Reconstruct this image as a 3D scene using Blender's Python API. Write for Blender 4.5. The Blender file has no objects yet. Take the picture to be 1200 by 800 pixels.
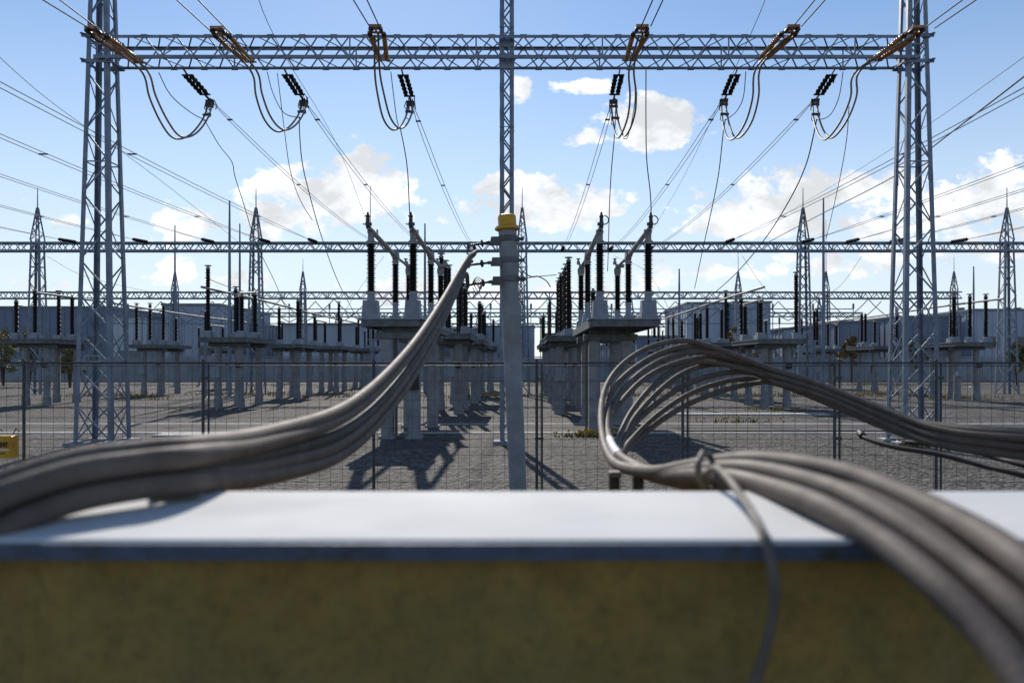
import bpy, math, random
from mathutils import Vector, Matrix
random.seed(7)
R = math.radians
C = bpy.context.scene.collection
SC = bpy.context.scene
F, CX, CY, CH = 933.0, 614.0, 425.0, 1.8          # focal length in px of the 1200 px photo, principal point, eye height


def P(px, py, d):
    """point seen at pixel (px, py) of the 1200x800 photo at depth d metres"""
    return Vector(((px - CX) / F * d, d, CH + (CY - py) / F * d))


def V(*a):
    return Vector(a)


# ------------------------------------------------------------------ mesh builder
class MB:
    def __init__(s):
        s.v = []
        s.f = []
        s.isl = []

    def add(s, vs, fs):
        b = len(s.v)
        s.v.extend(Vector(p) for p in vs)
        s.isl.append((b, len(s.v), len(s.f), len(s.f) + len(fs)))
        s.f.extend(tuple(b + i for i in q) for q in fs)
        return s

    def clusters(s, gap=.03):
        """split into builders of touching pieces"""
        boxes = []
        for v0, v1, f0, f1 in s.isl:
            p = s.v[v0:v1]
            boxes.append(([min(q[i] for q in p) - gap for i in range(3)], [max(q[i] for q in p) + gap for i in range(3)]))
        gid = list(range(len(boxes)))
        def find(i):
            while gid[i] != i:
                i = gid[i]
            return i
        for i in range(len(boxes)):
            for j in range(i):
                if all(boxes[i][0][k] <= boxes[j][1][k] and boxes[j][0][k] <= boxes[i][1][k] for k in range(3)):
                    gid[find(i)] = find(j)
        out = {}
        for i, (v0, v1, f0, f1) in enumerate(s.isl):
            m = out.setdefault(find(i), MB())
            m.add(s.v[v0:v1], [tuple(q - v0 for q in f) for f in s.f[f0:f1]])
        return list(out.values())

    def box(s, c, size, taper=(1, 1), rz=0.0):
        x, y, z = size[0] / 2, size[1] / 2, size[2] / 2
        c = Vector(c)
        m = Matrix.Rotation(rz, 3, 'Z')
        vs = [c + m @ V(sx * x, sy * y, -z) for sx, sy in ((-1, -1), (1, -1), (1, 1), (-1, 1))]
        vs += [c + m @ V(sx * x * taper[0], sy * y * taper[1], z) for sx, sy in ((-1, -1), (1, -1), (1, 1), (-1, 1))]
        return s.add(vs, [(3, 2, 1, 0), (4, 5, 6, 7), (0, 1, 5, 4), (1, 2, 6, 5), (2, 3, 7, 6), (3, 0, 4, 7)])

    def cbox(s, c, size, b):
        """box with chamfered vertical edges and a small top chamfer"""
        x, y, z = size[0] / 2, size[1] / 2, size[2] / 2
        c = Vector(c)
        def ring(i, zz):
            X, Y = x - i, y - i
            return [c + V(*p, zz) for p in ((-X + b, -Y), (X - b, -Y), (X, -Y + b), (X, Y - b), (X - b, Y), (-X + b, Y), (-X, Y - b), (-X, -Y + b))]
        vs = ring(0, -z) + ring(0, z - b * .6) + ring(b * .6, z)
        fs = [tuple(range(7, -1, -1)), tuple(range(16, 24))]
        for r in (0, 8):
            for i in range(8):
                j = (i + 1) % 8
                fs.append((r + i, r + j, r + 8 + j, r + 8 + i))
        return s.add(vs, fs)

    def bar(s, p, q, w, h, up=(0, 0, 1)):
        p, q = Vector(p), Vector(q)
        d = (q - p).normalized()
        u = Vector(up)
        a = d.cross(u)
        if a.length < 1e-4:
            a = d.cross(V(1, 0, 0))
        a.normalize()
        b = a.cross(d).normalized()
        a, b = a * w / 2, b * h / 2
        vs = [p - a - b, p + a - b, p + a + b, p - a + b, q - a - b, q + a - b, q + a + b, q - a + b]
        return s.add(vs, [(3, 2, 1, 0), (4, 5, 6, 7), (0, 1, 5, 4), (1, 2, 6, 5), (2, 3, 7, 6), (3, 0, 4, 7)])

    def angle(s, p, q, a, b, w, t):
        """steel angle: L profile with flanges along a and b"""
        p, q = Vector(p), Vector(q)
        d = (q - p).normalized()
        a = Vector(a); a = (a - d * a.dot(d)).normalized()
        b = Vector(b); b = (b - d * b.dot(d) - a * b.dot(a)).normalized()
        prof = [(0, 0), (w, 0), (w, t), (t, t), (t, w), (0, w)]
        vs = [p + a * x + b * y for x, y in prof] + [q + a * x + b * y for x, y in prof]
        fs = [(i, (i + 1) % 6, 6 + (i + 1) % 6, 6 + i) for i in range(6)]
        fs += [(0, 3, 2, 1), (0, 5, 4, 3), (6, 7, 8, 9), (6, 9, 10, 11)]
        return s.add(vs, fs)

    def tube(s, pts, r, n=8, caps=True):
        pts = [Vector(p) for p in pts]
        k = len(pts)
        rs = r if isinstance(r, (list, tuple)) else [r] * k
        tan = []
        for i in range(k):
            t = pts[min(i + 1, k - 1)] - pts[max(i - 1, 0)]
            tan.append(t.normalized() if t.length > 1e-9 else V(0, 0, 1))
        nrm = tan[0].cross(V(0, 0, 1))
        if nrm.length < 1e-3:
            nrm = tan[0].cross(V(1, 0, 0))
        nrm.normalize()
        vs, fs = [], []
        for i in range(k):
            nrm = (nrm - tan[i] * nrm.dot(tan[i])).normalized()
            bn = tan[i].cross(nrm)
            for j in range(n):
                a = 2 * math.pi * j / n
                vs.append(pts[i] + (nrm * math.cos(a) + bn * math.sin(a)) * rs[i])
        for i in range(k - 1):
            for j in range(n):
                j2 = (j + 1) % n
                fs.append((i * n + j, i * n + j2, (i + 1) * n + j2, (i + 1) * n + j))
        if caps:
            fs.append(tuple(range(n - 1, -1, -1)))
            fs.append(tuple((k - 1) * n + j for j in range(n)))
        return s.add(vs, fs)

    def lathe(s, p, q, prof, n=14):
        """profile [(radius, fraction or metres along axis)] turned about the axis p->q (metres)"""
        p, q = Vector(p), Vector(q)
        d = (q - p).normalized()
        a = d.cross(V(0, 0, 1))
        if a.length < 1e-3:
            a = V(1, 0, 0)
        a.normalize()
        b = d.cross(a)
        vs, fs = [], []
        for r, z in prof:
            for j in range(n):
                t = 2 * math.pi * j / n
                vs.append(p + d * z + (a * math.cos(t) + b * math.sin(t)) * r)
        for i in range(len(prof) - 1):
            for j in range(n):
                j2 = (j + 1) % n
                fs.append((i * n + j, i * n + j2, (i + 1) * n + j2, (i + 1) * n + j))
        fs.append(tuple(range(n - 1, -1, -1)))
        fs.append(tuple((len(prof) - 1) * n + j for j in range(n)))
        return s.add(vs, fs)

    def sheds(s, p, q, core, big, small, pitch, n=14):
        """ribbed insulator body: alternating sheds"""
        L = (Vector(q) - Vector(p)).length
        prof = [(core, 0)]
        k = max(2, int(L / pitch))
        h = L / k
        for i in range(k):
            z = i * h
            r = big if i % 2 == 0 else small
            prof += [(core, z + h * .15), (r, z + h * .38), (r, z + h * .50), (core, z + h * .85)]
        prof.append((core, L))
        return s.lathe(p, q, prof, n)

    def torus(s, c, axis, Rr, r, n=16, a0=0, a1=360):
        axis = Vector(axis).normalized()
        a = axis.cross(V(0, 0, 1))
        if a.length < 1e-3:
            a = V(1, 0, 0)
        a.normalize()
        b = axis.cross(a)
        pts = [Vector(c) + (a * math.cos(R(a0 + (a1 - a0) * i / n)) + b * math.sin(R(a0 + (a1 - a0) * i / n))) * Rr for i in range(n + 1)]
        return s.tube(pts, r, 6)

    def mesh(s, name, mat, off=(0, 0, 0), smooth=None):
        me = bpy.data.meshes.new(name)
        o = Vector(off)
        me.from_pydata([tuple(p - o) for p in s.v], [], s.f)
        if smooth:
            me.polygons.foreach_set('use_smooth', [True] * len(me.polygons))
            me.set_sharp_from_angle(angle=R(smooth))
        me.materials.append(mat)
        me.update()
        return me


def spline(pts, m=8):
    pts = [Vector(p) for p in pts]
    out = []
    for i in range(len(pts) - 1):
        p0, p1, p2, p3 = pts[max(i - 1, 0)], pts[i], pts[i + 1], pts[min(i + 2, len(pts) - 1)]
        if i == 0:
            p0 = p1 * 2 - p2
        if i + 2 > len(pts) - 1:
            p3 = p2 * 2 - p1
        for j in range(m):
            t = j / m
            out.append(.5 * ((2 * p1) + (p2 - p0) * t + (2 * p0 - 5 * p1 + 4 * p2 - p3) * t * t + (3 * p1 - p0 - 3 * p2 + p3) * t ** 3))
    out.append(pts[-1])
    return out


def relax(pts, it=3):
    for _ in range(it):
        pts = [pts[0]] + [(pts[i - 1] + pts[i] * 2 + pts[i + 1]) / 4 for i in range(1, len(pts) - 1)] + [pts[-1]]
    return pts


# ------------------------------------------------------------------ objects
def tag(o, label=None, cat=None, group=None, kind=None):
    if label: o['label'] = label
    if cat: o['category'] = cat
    if group: o['group'] = group
    if kind: o['kind'] = kind
    return o


def thing(name, loc, label, cat, group=None):
    o = bpy.data.objects.new(name, None)
    o.empty_display_size = .2
    C.objects.link(o)
    o.location = loc
    return tag(o, label, cat, group)


def rootloc(o):
    while o.parent is not None:
        o = o.parent
    return Vector(o.location)


SPLIT = {'cap_beam', 'seat_bracket', 'splice_plate', 'end_cap', 'footing', 'bolt', 'conduit', 'hook', 'bus_tube', 'clamp', 'flange', 'lead_wire', 'yoke_plate', 'arcing_ring', 'drive_box', 'deck_plate', 'line_terminal'}


def part(name, mb, mat, parent, smooth=None, label=None):
    """one mesh part; the builder holds world coordinates, the thing's Empty is its origin"""
    if name in SPLIT:
        cl = mb.clusters()
        for m_ in cl[1:]:
            q = bpy.data.objects.new(name, m_.mesh(name, mat, rootloc(parent), smooth))
            C.objects.link(q)
            q.parent = parent
        mb = cl[0]
    o = bpy.data.objects.new(name, mb.mesh(name, mat, rootloc(parent), smooth))
    C.objects.link(o)
    o.parent = parent
    if label: o['label'] = label
    return o


def solo(name, mb, mat, loc, label=None, cat=None, group=None, kind=None, smooth=None):
    o = bpy.data.objects.new(name, mb.mesh(name, mat, loc, smooth))
    C.objects.link(o)
    o.location = loc
    return tag(o, label, cat, group, kind)





def copy_tree(o, parent=None):
    c = o.copy()
    C.objects.link(c)
    if parent is not None:
        c.parent = parent
    for ch in list(o.children):
        copy_tree(ch, c)
    return c


# ------------------------------------------------------------------ materials
def nt(mat):
    mat.use_nodes = True
    n = mat.node_tree
    return n, n.nodes, n.links


def pbr(name, col, col2=None, rough=.5, metal=0.0, scale=6.0, bump=0.0, bscale=60.0, spec=.5, coat=0.0, stain=None, stain_amt=.0, detail=6):
    m = bpy.data.materials.new(name)
    t, N, L = nt(m)
    b = N['Principled BSDF']
    b.inputs['Metallic'].default_value = metal
    b.inputs['Roughness'].default_value = rough
    b.inputs['Specular IOR Level'].default_value = spec
    if coat:
        b.inputs['Coat Weight'].default_value = coat
        b.inputs['Coat Roughness'].default_value = .08
    tc = N.new('ShaderNodeTexCoord')
    no = N.new('ShaderNodeTexNoise')
    no.inputs['Scale'].default_value = scale
    no.inputs['Detail'].default_value = detail
    no.inputs['Roughness'].default_value = .62
    L.new(tc.outputs['Object'], no.inputs['Vector'])
    mx = N.new('ShaderNodeMix'); mx.data_type = 'RGBA'
    mx.inputs[6].default_value = (*col, 1)
    mx.inputs[7].default_value = (*(col2 or tuple(c * .72 for c in col)), 1)
    rp = N.new('ShaderNodeMapRange')
    rp.inputs[1].default_value = .38; rp.inputs[2].default_value = .66
    L.new(no.outputs['Fac'], rp.inputs[0])
    L.new(rp.outputs[0], mx.inputs[0])
    out = mx.outputs[2]
    if stain:
        n2 = N.new('ShaderNodeTexNoise'); n2.inputs['Scale'].default_value = scale * .45; n2.inputs['Detail'].default_value = 8
        n2.inputs['Roughness'].default_value = .7
        L.new(tc.outputs['Object'], n2.inputs['Vector'])
        r2 = N.new('ShaderNodeMapRange'); r2.inputs[1].default_value = .52; r2.inputs[2].default_value = .68
        r2.inputs[4].default_value = stain_amt
        L.new(n2.outputs['Fac'], r2.inputs[0])
        m2 = N.new('ShaderNodeMix'); m2.data_type = 'RGBA'
        m2.inputs[7].default_value = (*stain, 1)
        L.new(out, m2.inputs[6]); L.new(r2.outputs[0], m2.inputs[0])
        out = m2.outputs[2]
    L.new(out, b.inputs['Base Color'])
    rr = N.new('ShaderNodeMapRange')
    rr.inputs[3].default_value = max(0.03, rough - .1); rr.inputs[4].default_value = min(1, rough + .12)
    L.new(no.outputs['Fac'], rr.inputs[0]); L.new(rr.outputs[0], b.inputs['Roughness'])
    if bump:
        n3 = N.new('ShaderNodeTexNoise'); n3.inputs['Scale'].default_value = bscale; n3.inputs['Detail'].default_value = 4
        L.new(tc.outputs['Object'], n3.inputs['Vector'])
        bp = N.new('ShaderNodeBump'); bp.inputs['Strength'].default_value = bump; bp.inputs['Distance'].default_value = .01
        L.new(n3.outputs['Fac'], bp.inputs['Height']); L.new(bp.outputs[0], b.inputs['Normal'])
    return m


M = {}
M['galv'] = pbr('galvanised_steel', (.190, .235, .310), (.120, .152, .208), rough=.5, metal=.15, scale=4, bump=.15, bscale=30, stain=(.25, .26, .27), stain_amt=.5)
M['galv_far'] = pbr('weathered_galvanised_steel', (.205, .245, .31), (.14, .17, .22), rough=.6, metal=.1, scale=1.5)
M['galv_pale'] = pbr('pale_zinc', (.33, .34, .35), (.25, .26, .27), rough=.5, metal=.2, scale=8, bump=.1, bscale=50)
M['alu'] = pbr('dull_aluminium', (.30, .29, .28), (.22, .21, .20), rough=.6, metal=.1, spec=.3, scale=9, bump=.1, bscale=40)
M['paint'] = pbr('grey_cabinet_paint', (.25, .285, .34), (.19, .22, .265), rough=.55, scale=5, bump=.08, bscale=25, stain=(.20, .19, .16), stain_amt=.5)
M['concrete'] = pbr('grey_concrete', (.27, .285, .31), (.19, .20, .215), rough=.85, scale=4, bump=.4, bscale=45, stain=(.17, .15, .12), stain_amt=.6)
M['beam'] = pbr('mossy_steel_channel', (.145, .162, .185), (.085, .090, .095), rough=.7, metal=.1, scale=5, bump=.2, bscale=30, stain=(.12, .11, .035), stain_amt=.85)
M['black_ins'] = pbr('black_brown_porcelain', (.014, .011, .010), (.008, .007, .007), rough=.62, scale=10, spec=.18)
M['brown_ins'] = pbr('brown_glazed_porcelain', (.52, .225, .034), (.24, .080, .014), rough=.2, scale=9, coat=.5)
M['dark_metal'] = pbr('dark_fittings', (.07, .065, .06), (.04, .04, .04), rough=.5, metal=.5, scale=12, bump=.2)
M['cond'] = pbr('weathered_conductor', (.19, .20, .22), (.14, .15, .165), rough=.75, metal=.0, spec=.12, scale=20)
M['cond_dark'] = pbr('dark_jumper_conductor', (.10, .085, .068), (.06, .052, .043), rough=.65, metal=.0, spec=.2, scale=20)
M['cable'] = pbr('grey_brown_cable_sheath', (.138, .112, .096), (.092, .074, .063), rough=.68, scale=14, bump=.10, bscale=130, spec=.22, stain=(.18, .155, .135), stain_amt=.45)
M['jumper'] = pbr('tan_jumper_conductor', (.25, .18, .115), (.15, .105, .07), rough=.55, metal=.1, scale=20)
M['cable_dark'] = pbr('dark_cable_sheath', (.07, .066, .062), (.045, .042, .04), rough=.65, spec=.2, scale=14, bump=.1, bscale=120)
M['strap'] = pbr('grey_strap', (.15, .132, .112), (.10, .088, .074), rough=.7, scale=25, bump=.3, bscale=140)
M['rubber'] = pbr('black_rubber', (.02, .02, .02), (.012, .012, .012), rough=.6, scale=14)
M['yellow'] = pbr('yellow_plastic', (.62, .33, .015), (.50, .25, .01), rough=.45, scale=10, stain=(.22, .12, .02), stain_amt=.5)
M['white'] = pbr('white_glint_stripe', (.78, .79, .80), (.66, .67, .68), rough=.4, scale=20)  # white for the painted cable glint and for the box stripe
M['fence'] = pbr('dark_fence_tube', (.085, .09, .10), (.05, .052, .058), rough=.6, metal=.0, spec=.2, scale=9)
M['wire'] = pbr('fence_wire', (.11, .112, .118), (.075, .077, .082), rough=.7, metal=.0, spec=.15, scale=9)
M['text'] = pbr('dark_lettering', (.03, .022, .015), (.02, .016, .012), rough=.6)
M['cap'] = pbr('pale_blue_coping_paint', (.66, .66, .645), (.58, .585, .58), rough=.8, spec=.25, scale=3.0, bump=.06, bscale=35, stain=(.40, .42, .44), stain_amt=.35)
M['strip'] = pbr('slate_blue_lip_shade', (.075, .10, .155), (.055, .075, .12), rough=.6, scale=42, bump=.1, stain=(.04, .036, .016), stain_amt=1.0)  # shade of the coping lip put into the blue, plus dirt spots
M['hall'] = pbr('blue_grey_cladding', (.34, .40, .49), (.28, .335, .42), rough=.6, scale=.25)
M['hall2'] = pbr('slate_cladding', (.155, .195, .275), (.125, .16, .23), rough=.6, scale=.25)
M['hall3'] = pbr('pale_cladding', (.46, .52, .59), (.39, .445, .51), rough=.6, scale=.25)
M['trim'] = pbr('roof_trim', (.16, .18, .21), (.12, .14, .17), rough=.5, scale=1)
M['glass'] = pbr('dark_window_glass', (.02, .03, .05), (.015, .02, .035), rough=.12, scale=1)
M['pwall'] = pbr('precast_wall', (.30, .32, .345), (.23, .245, .265), rough=.85, scale=.7, bump=.3, bscale=12, stain=(.16, .16, .15), stain_amt=.5)
M['kerb'] = pbr('pale_kerb_concrete', (.42, .41, .39), (.33, .32, .30), rough=.85, scale=3, bump=.3, bscale=30)
M['bark'] = pbr('bark', (.09, .065, .045), (.05, .037, .028), rough=.9, scale=8, bump=.6)
M['leaf'] = pbr('olive_leaves', (.20, .175, .045), (.10, .10, .028), rough=.6, scale=2.2)
M['leaf_rust'] = pbr('rusty_leaves', (.24, .15, .05), (.15, .11, .04), rough=.6, scale=2.2)
M['weed'] = pbr('weed_green', (.14, .13, .035), (.08, .085, .025), rough=.7, scale=3)
M['bloom'] = pbr('yellow_bloom', (.48, .30, .03), (.40, .22, .02), rough=.7, scale=3)


def wall_mat():
    m = bpy.data.materials.new('ochre_stained_render')
    t, N, L = nt(m)
    b = N['Principled BSDF']
    b.inputs['Roughness'].default_value = .8
    tc = N.new('ShaderNodeTexCoord')
    def noise(s, d=8, r=.65):
        n = N.new('ShaderNodeTexNoise'); n.inputs['Scale'].default_value = s; n.inputs['Detail'].default_value = d; n.inputs['Roughness'].default_value = r
        L.new(tc.outputs['Object'], n.inputs['Vector']); return n.outputs['Fac']
    def mix(f, a, c):
        x = N.new('ShaderNodeMix'); x.data_type = 'RGBA'
        L.new(f, x.inputs[0])
        if isinstance(a, tuple): x.inputs[6].default_value = (*a, 1)
        else: L.new(a, x.inputs[6])
        x.inputs[7].default_value = (*c, 1)
        return x.outputs[2]
    def rng(f, lo, hi, amt=1.0):
        r = N.new('ShaderNodeMapRange'); r.inputs[1].default_value = lo; r.inputs[2].default_value = hi; r.inputs[4].default_value = amt
        L.new(f, r.inputs[0]); return r.outputs[0]
    # grime and lichen: ochre render, grey-green bloom patches growing denser lower down the wall
    sx = N.new('ShaderNodeSeparateXYZ'); L.new(tc.outputs['Object'], sx.inputs[0])
    g = N.new('ShaderNodeMath'); g.operation = 'MULTIPLY_ADD'
    L.new(sx.outputs[2], g.inputs[0]); g.inputs[1].default_value = -1.6; g.inputs[2].default_value = 2.36
    n1 = noise(7)
    g2 = N.new('ShaderNodeMath'); g2.operation = 'ADD'; L.new(n1, g2.inputs[0]); L.new(g.outputs[0], g2.inputs[1])
    c = mix(rng(noise(16), .35, .68), (.345, .225, .045), (.235, .150, .033))
    c = mix(rng(g2.outputs[0], .35, .95, .8), c, (.20, .175, .085))
    c = mix(rng(noise(38, 6, .7), .48, .68, .5), c, (.12, .085, .024))
    c = mix(rng(noise(85, 4, .7), .50, .62, .45), c, (.14, .095, .022))
    c = mix(rng(noise(60, 5, .7), .55, .70, .6), c, (.245, .19, .08))
    c = mix(rng(noise(4.5, 5), .55, .72, .55), c, (.16, .15, .05))
    L.new(c, b.inputs['Base Color'])
    bp = N.new('ShaderNodeBump'); bp.inputs['Strength'].default_value = .35; bp.inputs['Distance'].default_value = .004
    L.new(noise(90, 5), bp.inputs['Height']); L.new(bp.outputs[0], b.inputs['Normal'])
    return m


def gravel_mat(name, dark, light, vs, warm, bump=.9):
    m = bpy.data.materials.new(name)
    t, N, L = nt(m)
    b = N['Principled BSDF']
    b.inputs['Roughness'].default_value = .9
    b.inputs['Specular IOR Level'].default_value = .25
    tc = N.new('ShaderNodeTexCoord')
    vo = N.new('ShaderNodeTexVoronoi'); vo.inputs['Scale'].default_value = vs; vo.inputs['Randomness'].default_value = 1
    L.new(tc.outputs['Object'], vo.inputs['Vector'])
    vo2 = N.new('ShaderNodeTexVoronoi'); vo2.inputs['Scale'].default_value = vs * .42
    L.new(tc.outputs['Object'], vo2.inputs['Vector'])
    sep = N.new('ShaderNodeSeparateColor'); L.new(vo.outputs['Color'], sep.inputs[0])
    mx = N.new('ShaderNodeMix'); mx.data_type = 'RGBA'
    mx.inputs[6].default_value = (*dark, 1); mx.inputs[7].default_value = (*light, 1)
    L.new(sep.outputs[0], mx.inputs[0])
    no = N.new('ShaderNodeTexNoise'); no.inputs['Scale'].default_value = .22; no.inputs['Detail'].default_value = 7; no.inputs['Roughness'].default_value = .65
    L.new(tc.outputs['Object'], no.inputs['Vector'])
    rp = N.new('ShaderNodeMapRange'); rp.inputs[1].default_value = .45; rp.inputs[2].default_value = .68; rp.inputs[4].default_value = .55
    L.new(no.outputs['Fac'], rp.inputs[0])
    m2 = N.new('ShaderNodeMix'); m2.data_type = 'RGBA'
    m2.inputs[7].default_value = (*warm, 1)
    L.new(mx.outputs[2], m2.inputs[6]); L.new(rp.outputs[0], m2.inputs[0])
    no2 = N.new('ShaderNodeTexNoise'); no2.inputs['Scale'].default_value = 1.1; no2.inputs['Detail'].default_value = 6; no2.inputs['Roughness'].default_value = .7
    L.new(tc.outputs['Object'], no2.inputs['Vector'])
    r3 = N.new('ShaderNodeMapRange'); r3.inputs[1].default_value = .36; r3.inputs[2].default_value = .64; r3.inputs[3].default_value = .66; r3.inputs[4].default_value = 1.2
    L.new(no2.outputs['Fac'], r3.inputs[0])
    m3 = N.new('ShaderNodeVectorMath'); m3.operation = 'SCALE'
    L.new(m2.outputs[2], m3.inputs[0]); L.new(r3.outputs[0], m3.inputs['Scale'])
    L.new(m3.outputs[0], b.inputs['Base Color'])
    ad = N.new('ShaderNodeMath'); ad.operation = 'ADD'
    L.new(vo.outputs['Distance'], ad.inputs[0]); L.new(vo2.outputs['Distance'], ad.inputs[1])
    iv = N.new('ShaderNodeMath'); iv.operation = 'SUBTRACT'; iv.inputs[0].default_value = 1
    L.new(ad.outputs[0], iv.inputs[1])
    bp = N.new('ShaderNodeBump'); bp.inputs['Strength'].default_value = bump; bp.inputs['Distance'].default_value = .05
    L.new(iv.outputs[0], bp.inputs['Height']); L.new(bp.outputs[0], b.inputs['Normal'])
    return m


M['wall'] = wall_mat()
M['gravel'] = gravel_mat('crushed_stone', (.014, .013, .012), (.190, .174, .157), 15, (.060, .052, .044))
M['path'] = gravel_mat('compacted_grit', (.082, .075, .068), (.128, .117, .106), 55, (.14, .122, .105), .35)

# ------------------------------------------------------------------ camera, light, sky
cam_d = bpy.data.cameras.new('camera')
cam = bpy.data.objects.new('camera', cam_d)
C.objects.link(cam)
SC.camera = cam
cam.location = (0, 0, CH)
cam.rotation_euler = (R(90), 0, 0)
cam_d.sensor_width = 36
cam_d.lens = F / 1200 * 36
cam_d.shift_x = -(CX - 600) / 1200
cam_d.shift_y = (CY - 400) / 1200
cam_d.clip_start = .05
cam_d.clip_end = 3000
cam_d.dof.use_dof = True
cam_d.dof.focus_distance = 16.0
cam_d.dof.aperture_fstop = 3.0

SUN_EL, SUN_AZ = 31.0, -9.0
sd = V(math.sin(R(SUN_AZ)) * math.cos(R(SUN_EL)), math.cos(R(SUN_AZ)) * math.cos(R(SUN_EL)), math.sin(R(SUN_EL)))
sun_d = bpy.data.lights.new('sun', 'SUN')
sun_d.energy = 4.8
sun_d.angle = R(.55)
sun_d.color = (1.0, .93, .84)
sun = bpy.data.objects.new('sun', sun_d)
C.objects.link(sun)
sun.rotation_euler = (-sd).to_track_quat('-Z', 'Y').to_euler()

W = bpy.data.worlds.new('World')
SC.world = W
W.use_nodes = True
WN, WL = W.node_tree.nodes, W.node_tree.links
bg = WN['Background']
sky = WN.new('ShaderNodeTexSky')
sky.sky_type = 'NISHITA'
sky.sun_disc = False
sky.sun_elevation = R(SUN_EL)
sky.sun_rotation = R(SUN_AZ % 360)
sky.altitude = 50
sky.air_density = 1.0
sky.dust_density = .06
sky.ozone_density = 3.0
SKY_STRENGTH = .128
CLOUD_GAIN = 8.3


def wm(op, a, b=None, c=None):
    n = WN.new('ShaderNodeMath'); n.operation = op
    for i, x in enumerate((a, b, c)):
        if x is None: continue
        if isinstance(x, (int, float)): n.inputs[i].default_value = x
        else: WL.new(x, n.inputs[i])
    return n.outputs[0]


wtc = WN.new('ShaderNodeTexCoord')
wsep = WN.new('ShaderNodeSeparateXYZ')
WL.new(wtc.outputs['Generated'], wsep.inputs[0])
dx, dy, dz = wsep.outputs
ady = wm('MAXIMUM', wm('ABSOLUTE', dy), .05)
u = wm('DIVIDE', dx, ady)
v = wm('DIVIDE', dz, ady)
wcomb = WN.new('ShaderNodeCombineXYZ')
WL.new(u, wcomb.inputs[0]); WL.new(wm('MULTIPLY', v, 1.45), wcomb.inputs[1]); WL.new(wm('MULTIPLY', dy, .35), wcomb.inputs[2])


def wnoise(scale, detail, rough, off=(0, 0, 0)):
    mp = WN.new('ShaderNodeVectorMath'); mp.operation = 'ADD'
    WL.new(wcomb.outputs[0], mp.inputs[0]); mp.inputs[1].default_value = off
    n = WN.new('ShaderNodeTexNoise'); n.inputs['Scale'].default_value = scale; n.inputs['Detail'].default_value = detail
    n.inputs['Roughness'].default_value = rough
    WL.new(mp.outputs[0], n.inputs['Vector'])
    return n.outputs['Fac']


# cumulus banks: centre, half width, half height, weight (positions as directions in the sky)
BANKS = [(765, 150, 62, 34, 1.0), (695, 163, 48, 17, .8), (682, 103, 38, 13, .75), (612, 108, 18, 30, .55), (640, 245, 84, 34, .95),
         (600, 225, 50, 20, .8), (405, 225, 70, 46, 1.0), (335, 222, 60, 26, .75), (325, 262, 62, 34, .85), (215, 262, 52, 30, .8), (430, 245, 60, 30, .85),
         (80, 258, 28, 17, .65), (40, 332, 70, 13, .55), (250, 325, 130, 22, .6), (930, 248, 110, 40, 1.0),
         (1010, 232, 90, 38, 1.0), (1165, 232, 90, 48, .95), (1090, 262, 110, 36, .8), (860, 268, 70, 20, .7), (900, 315, 150, 24, .55), (1120, 300, 130, 22, .6),
         (520, 345, 220, 26, .5), (720, 340, 190, 26, .5), (520, 258, 12, 8, .5), (1240, 210, 70, 50, .9), (-80, 250, 90, 40, .8)]
acc = None
for (px, py, rx, ry, w) in BANKS:
    uu = wm('MULTIPLY', wm('SUBTRACT', u, (px - CX) / F), F / rx)
    vv = wm('MULTIPLY', wm('SUBTRACT', v, (CY - py) / F), F / ry)
    vv = wm('MAXIMUM', vv, wm('MULTIPLY', vv, -1.35))            # flatter cloud bases
    q = wm('SUBTRACT', w, wm('MULTIPLY', wm('ADD', wm('MULTIPLY', uu, uu), wm('MULTIPLY', vv, vv)), .62))
    acc = q if acc is None else wm('MAXIMUM', acc, q)
acc = wm('MAXIMUM', acc, -1.2)
n_big = wnoise(13, 8, .62)
n_fine = wnoise(40, 6, .6, (3.1, 1.7, .4))
dens = wm('ADD', acc, wm('MULTIPLY', wm('SUBTRACT', n_big, .5), 3.4))
dens = wm('ADD', dens, wm('MULTIPLY', wm('SUBTRACT', n_fine, .5), 2.0))
# far side of the sky (behind the camera): loose scattered cumulus
mask = WN.new('ShaderNodeMapRange'); mask.interpolation_type = 'SMOOTHSTEP'
mask.inputs[1].default_value = .24; mask.inputs[2].default_value = .70; mask.inputs[4].default_value = .97
WL.new(dens, mask.inputs[0])
front = WN.new('ShaderNodeMapRange'); front.inputs[1].default_value = .0; front.inputs[2].default_value = .25
WL.new(dy, front.inputs[0])
hor = WN.new('ShaderNodeMapRange'); hor.inputs[1].default_value = .0; hor.inputs[2].default_value = .03
WL.new(dz, hor.inputs[0])
cm = wm('MULTIPLY', wm('MULTIPLY', mask.outputs[0], front.outputs[0]), hor.outputs[0])
# self-shadowing of the clouds: thicker, lower parts greyer
lit = WN.new('ShaderNodeMapRange'); lit.inputs[1].default_value = .40; lit.inputs[2].default_value = .62
lit.inputs[3].default_value = .74; lit.inputs[4].default_value = 1.18
WL.new(wnoise(11, 7, .6, (.012, -.045, 0)), lit.inputs[0])
ccol = WN.new('ShaderNodeVectorMath'); ccol.operation = 'SCALE'
ccol.inputs[0].default_value = (.97 * CLOUD_GAIN, .99 * CLOUD_GAIN, 1.02 * CLOUD_GAIN)
WL.new(lit.outputs[0], ccol.inputs['Scale'])
wmix = WN.new('ShaderNodeMix'); wmix.data_type = 'RGBA'
WL.new(cm, wmix.inputs[0]); WL.new(sky.outputs[0], wmix.inputs[6]); WL.new(ccol.outputs[0], wmix.inputs[7])
hz = WN.new('ShaderNodeMapRange'); hz.interpolation_type = 'SMOOTHSTEP'
hz.inputs[1].default_value = .0; hz.inputs[2].default_value = .42; hz.inputs[3].default_value = .78; hz.inputs[4].default_value = .0
WL.new(dz, hz.inputs[0])
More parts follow.
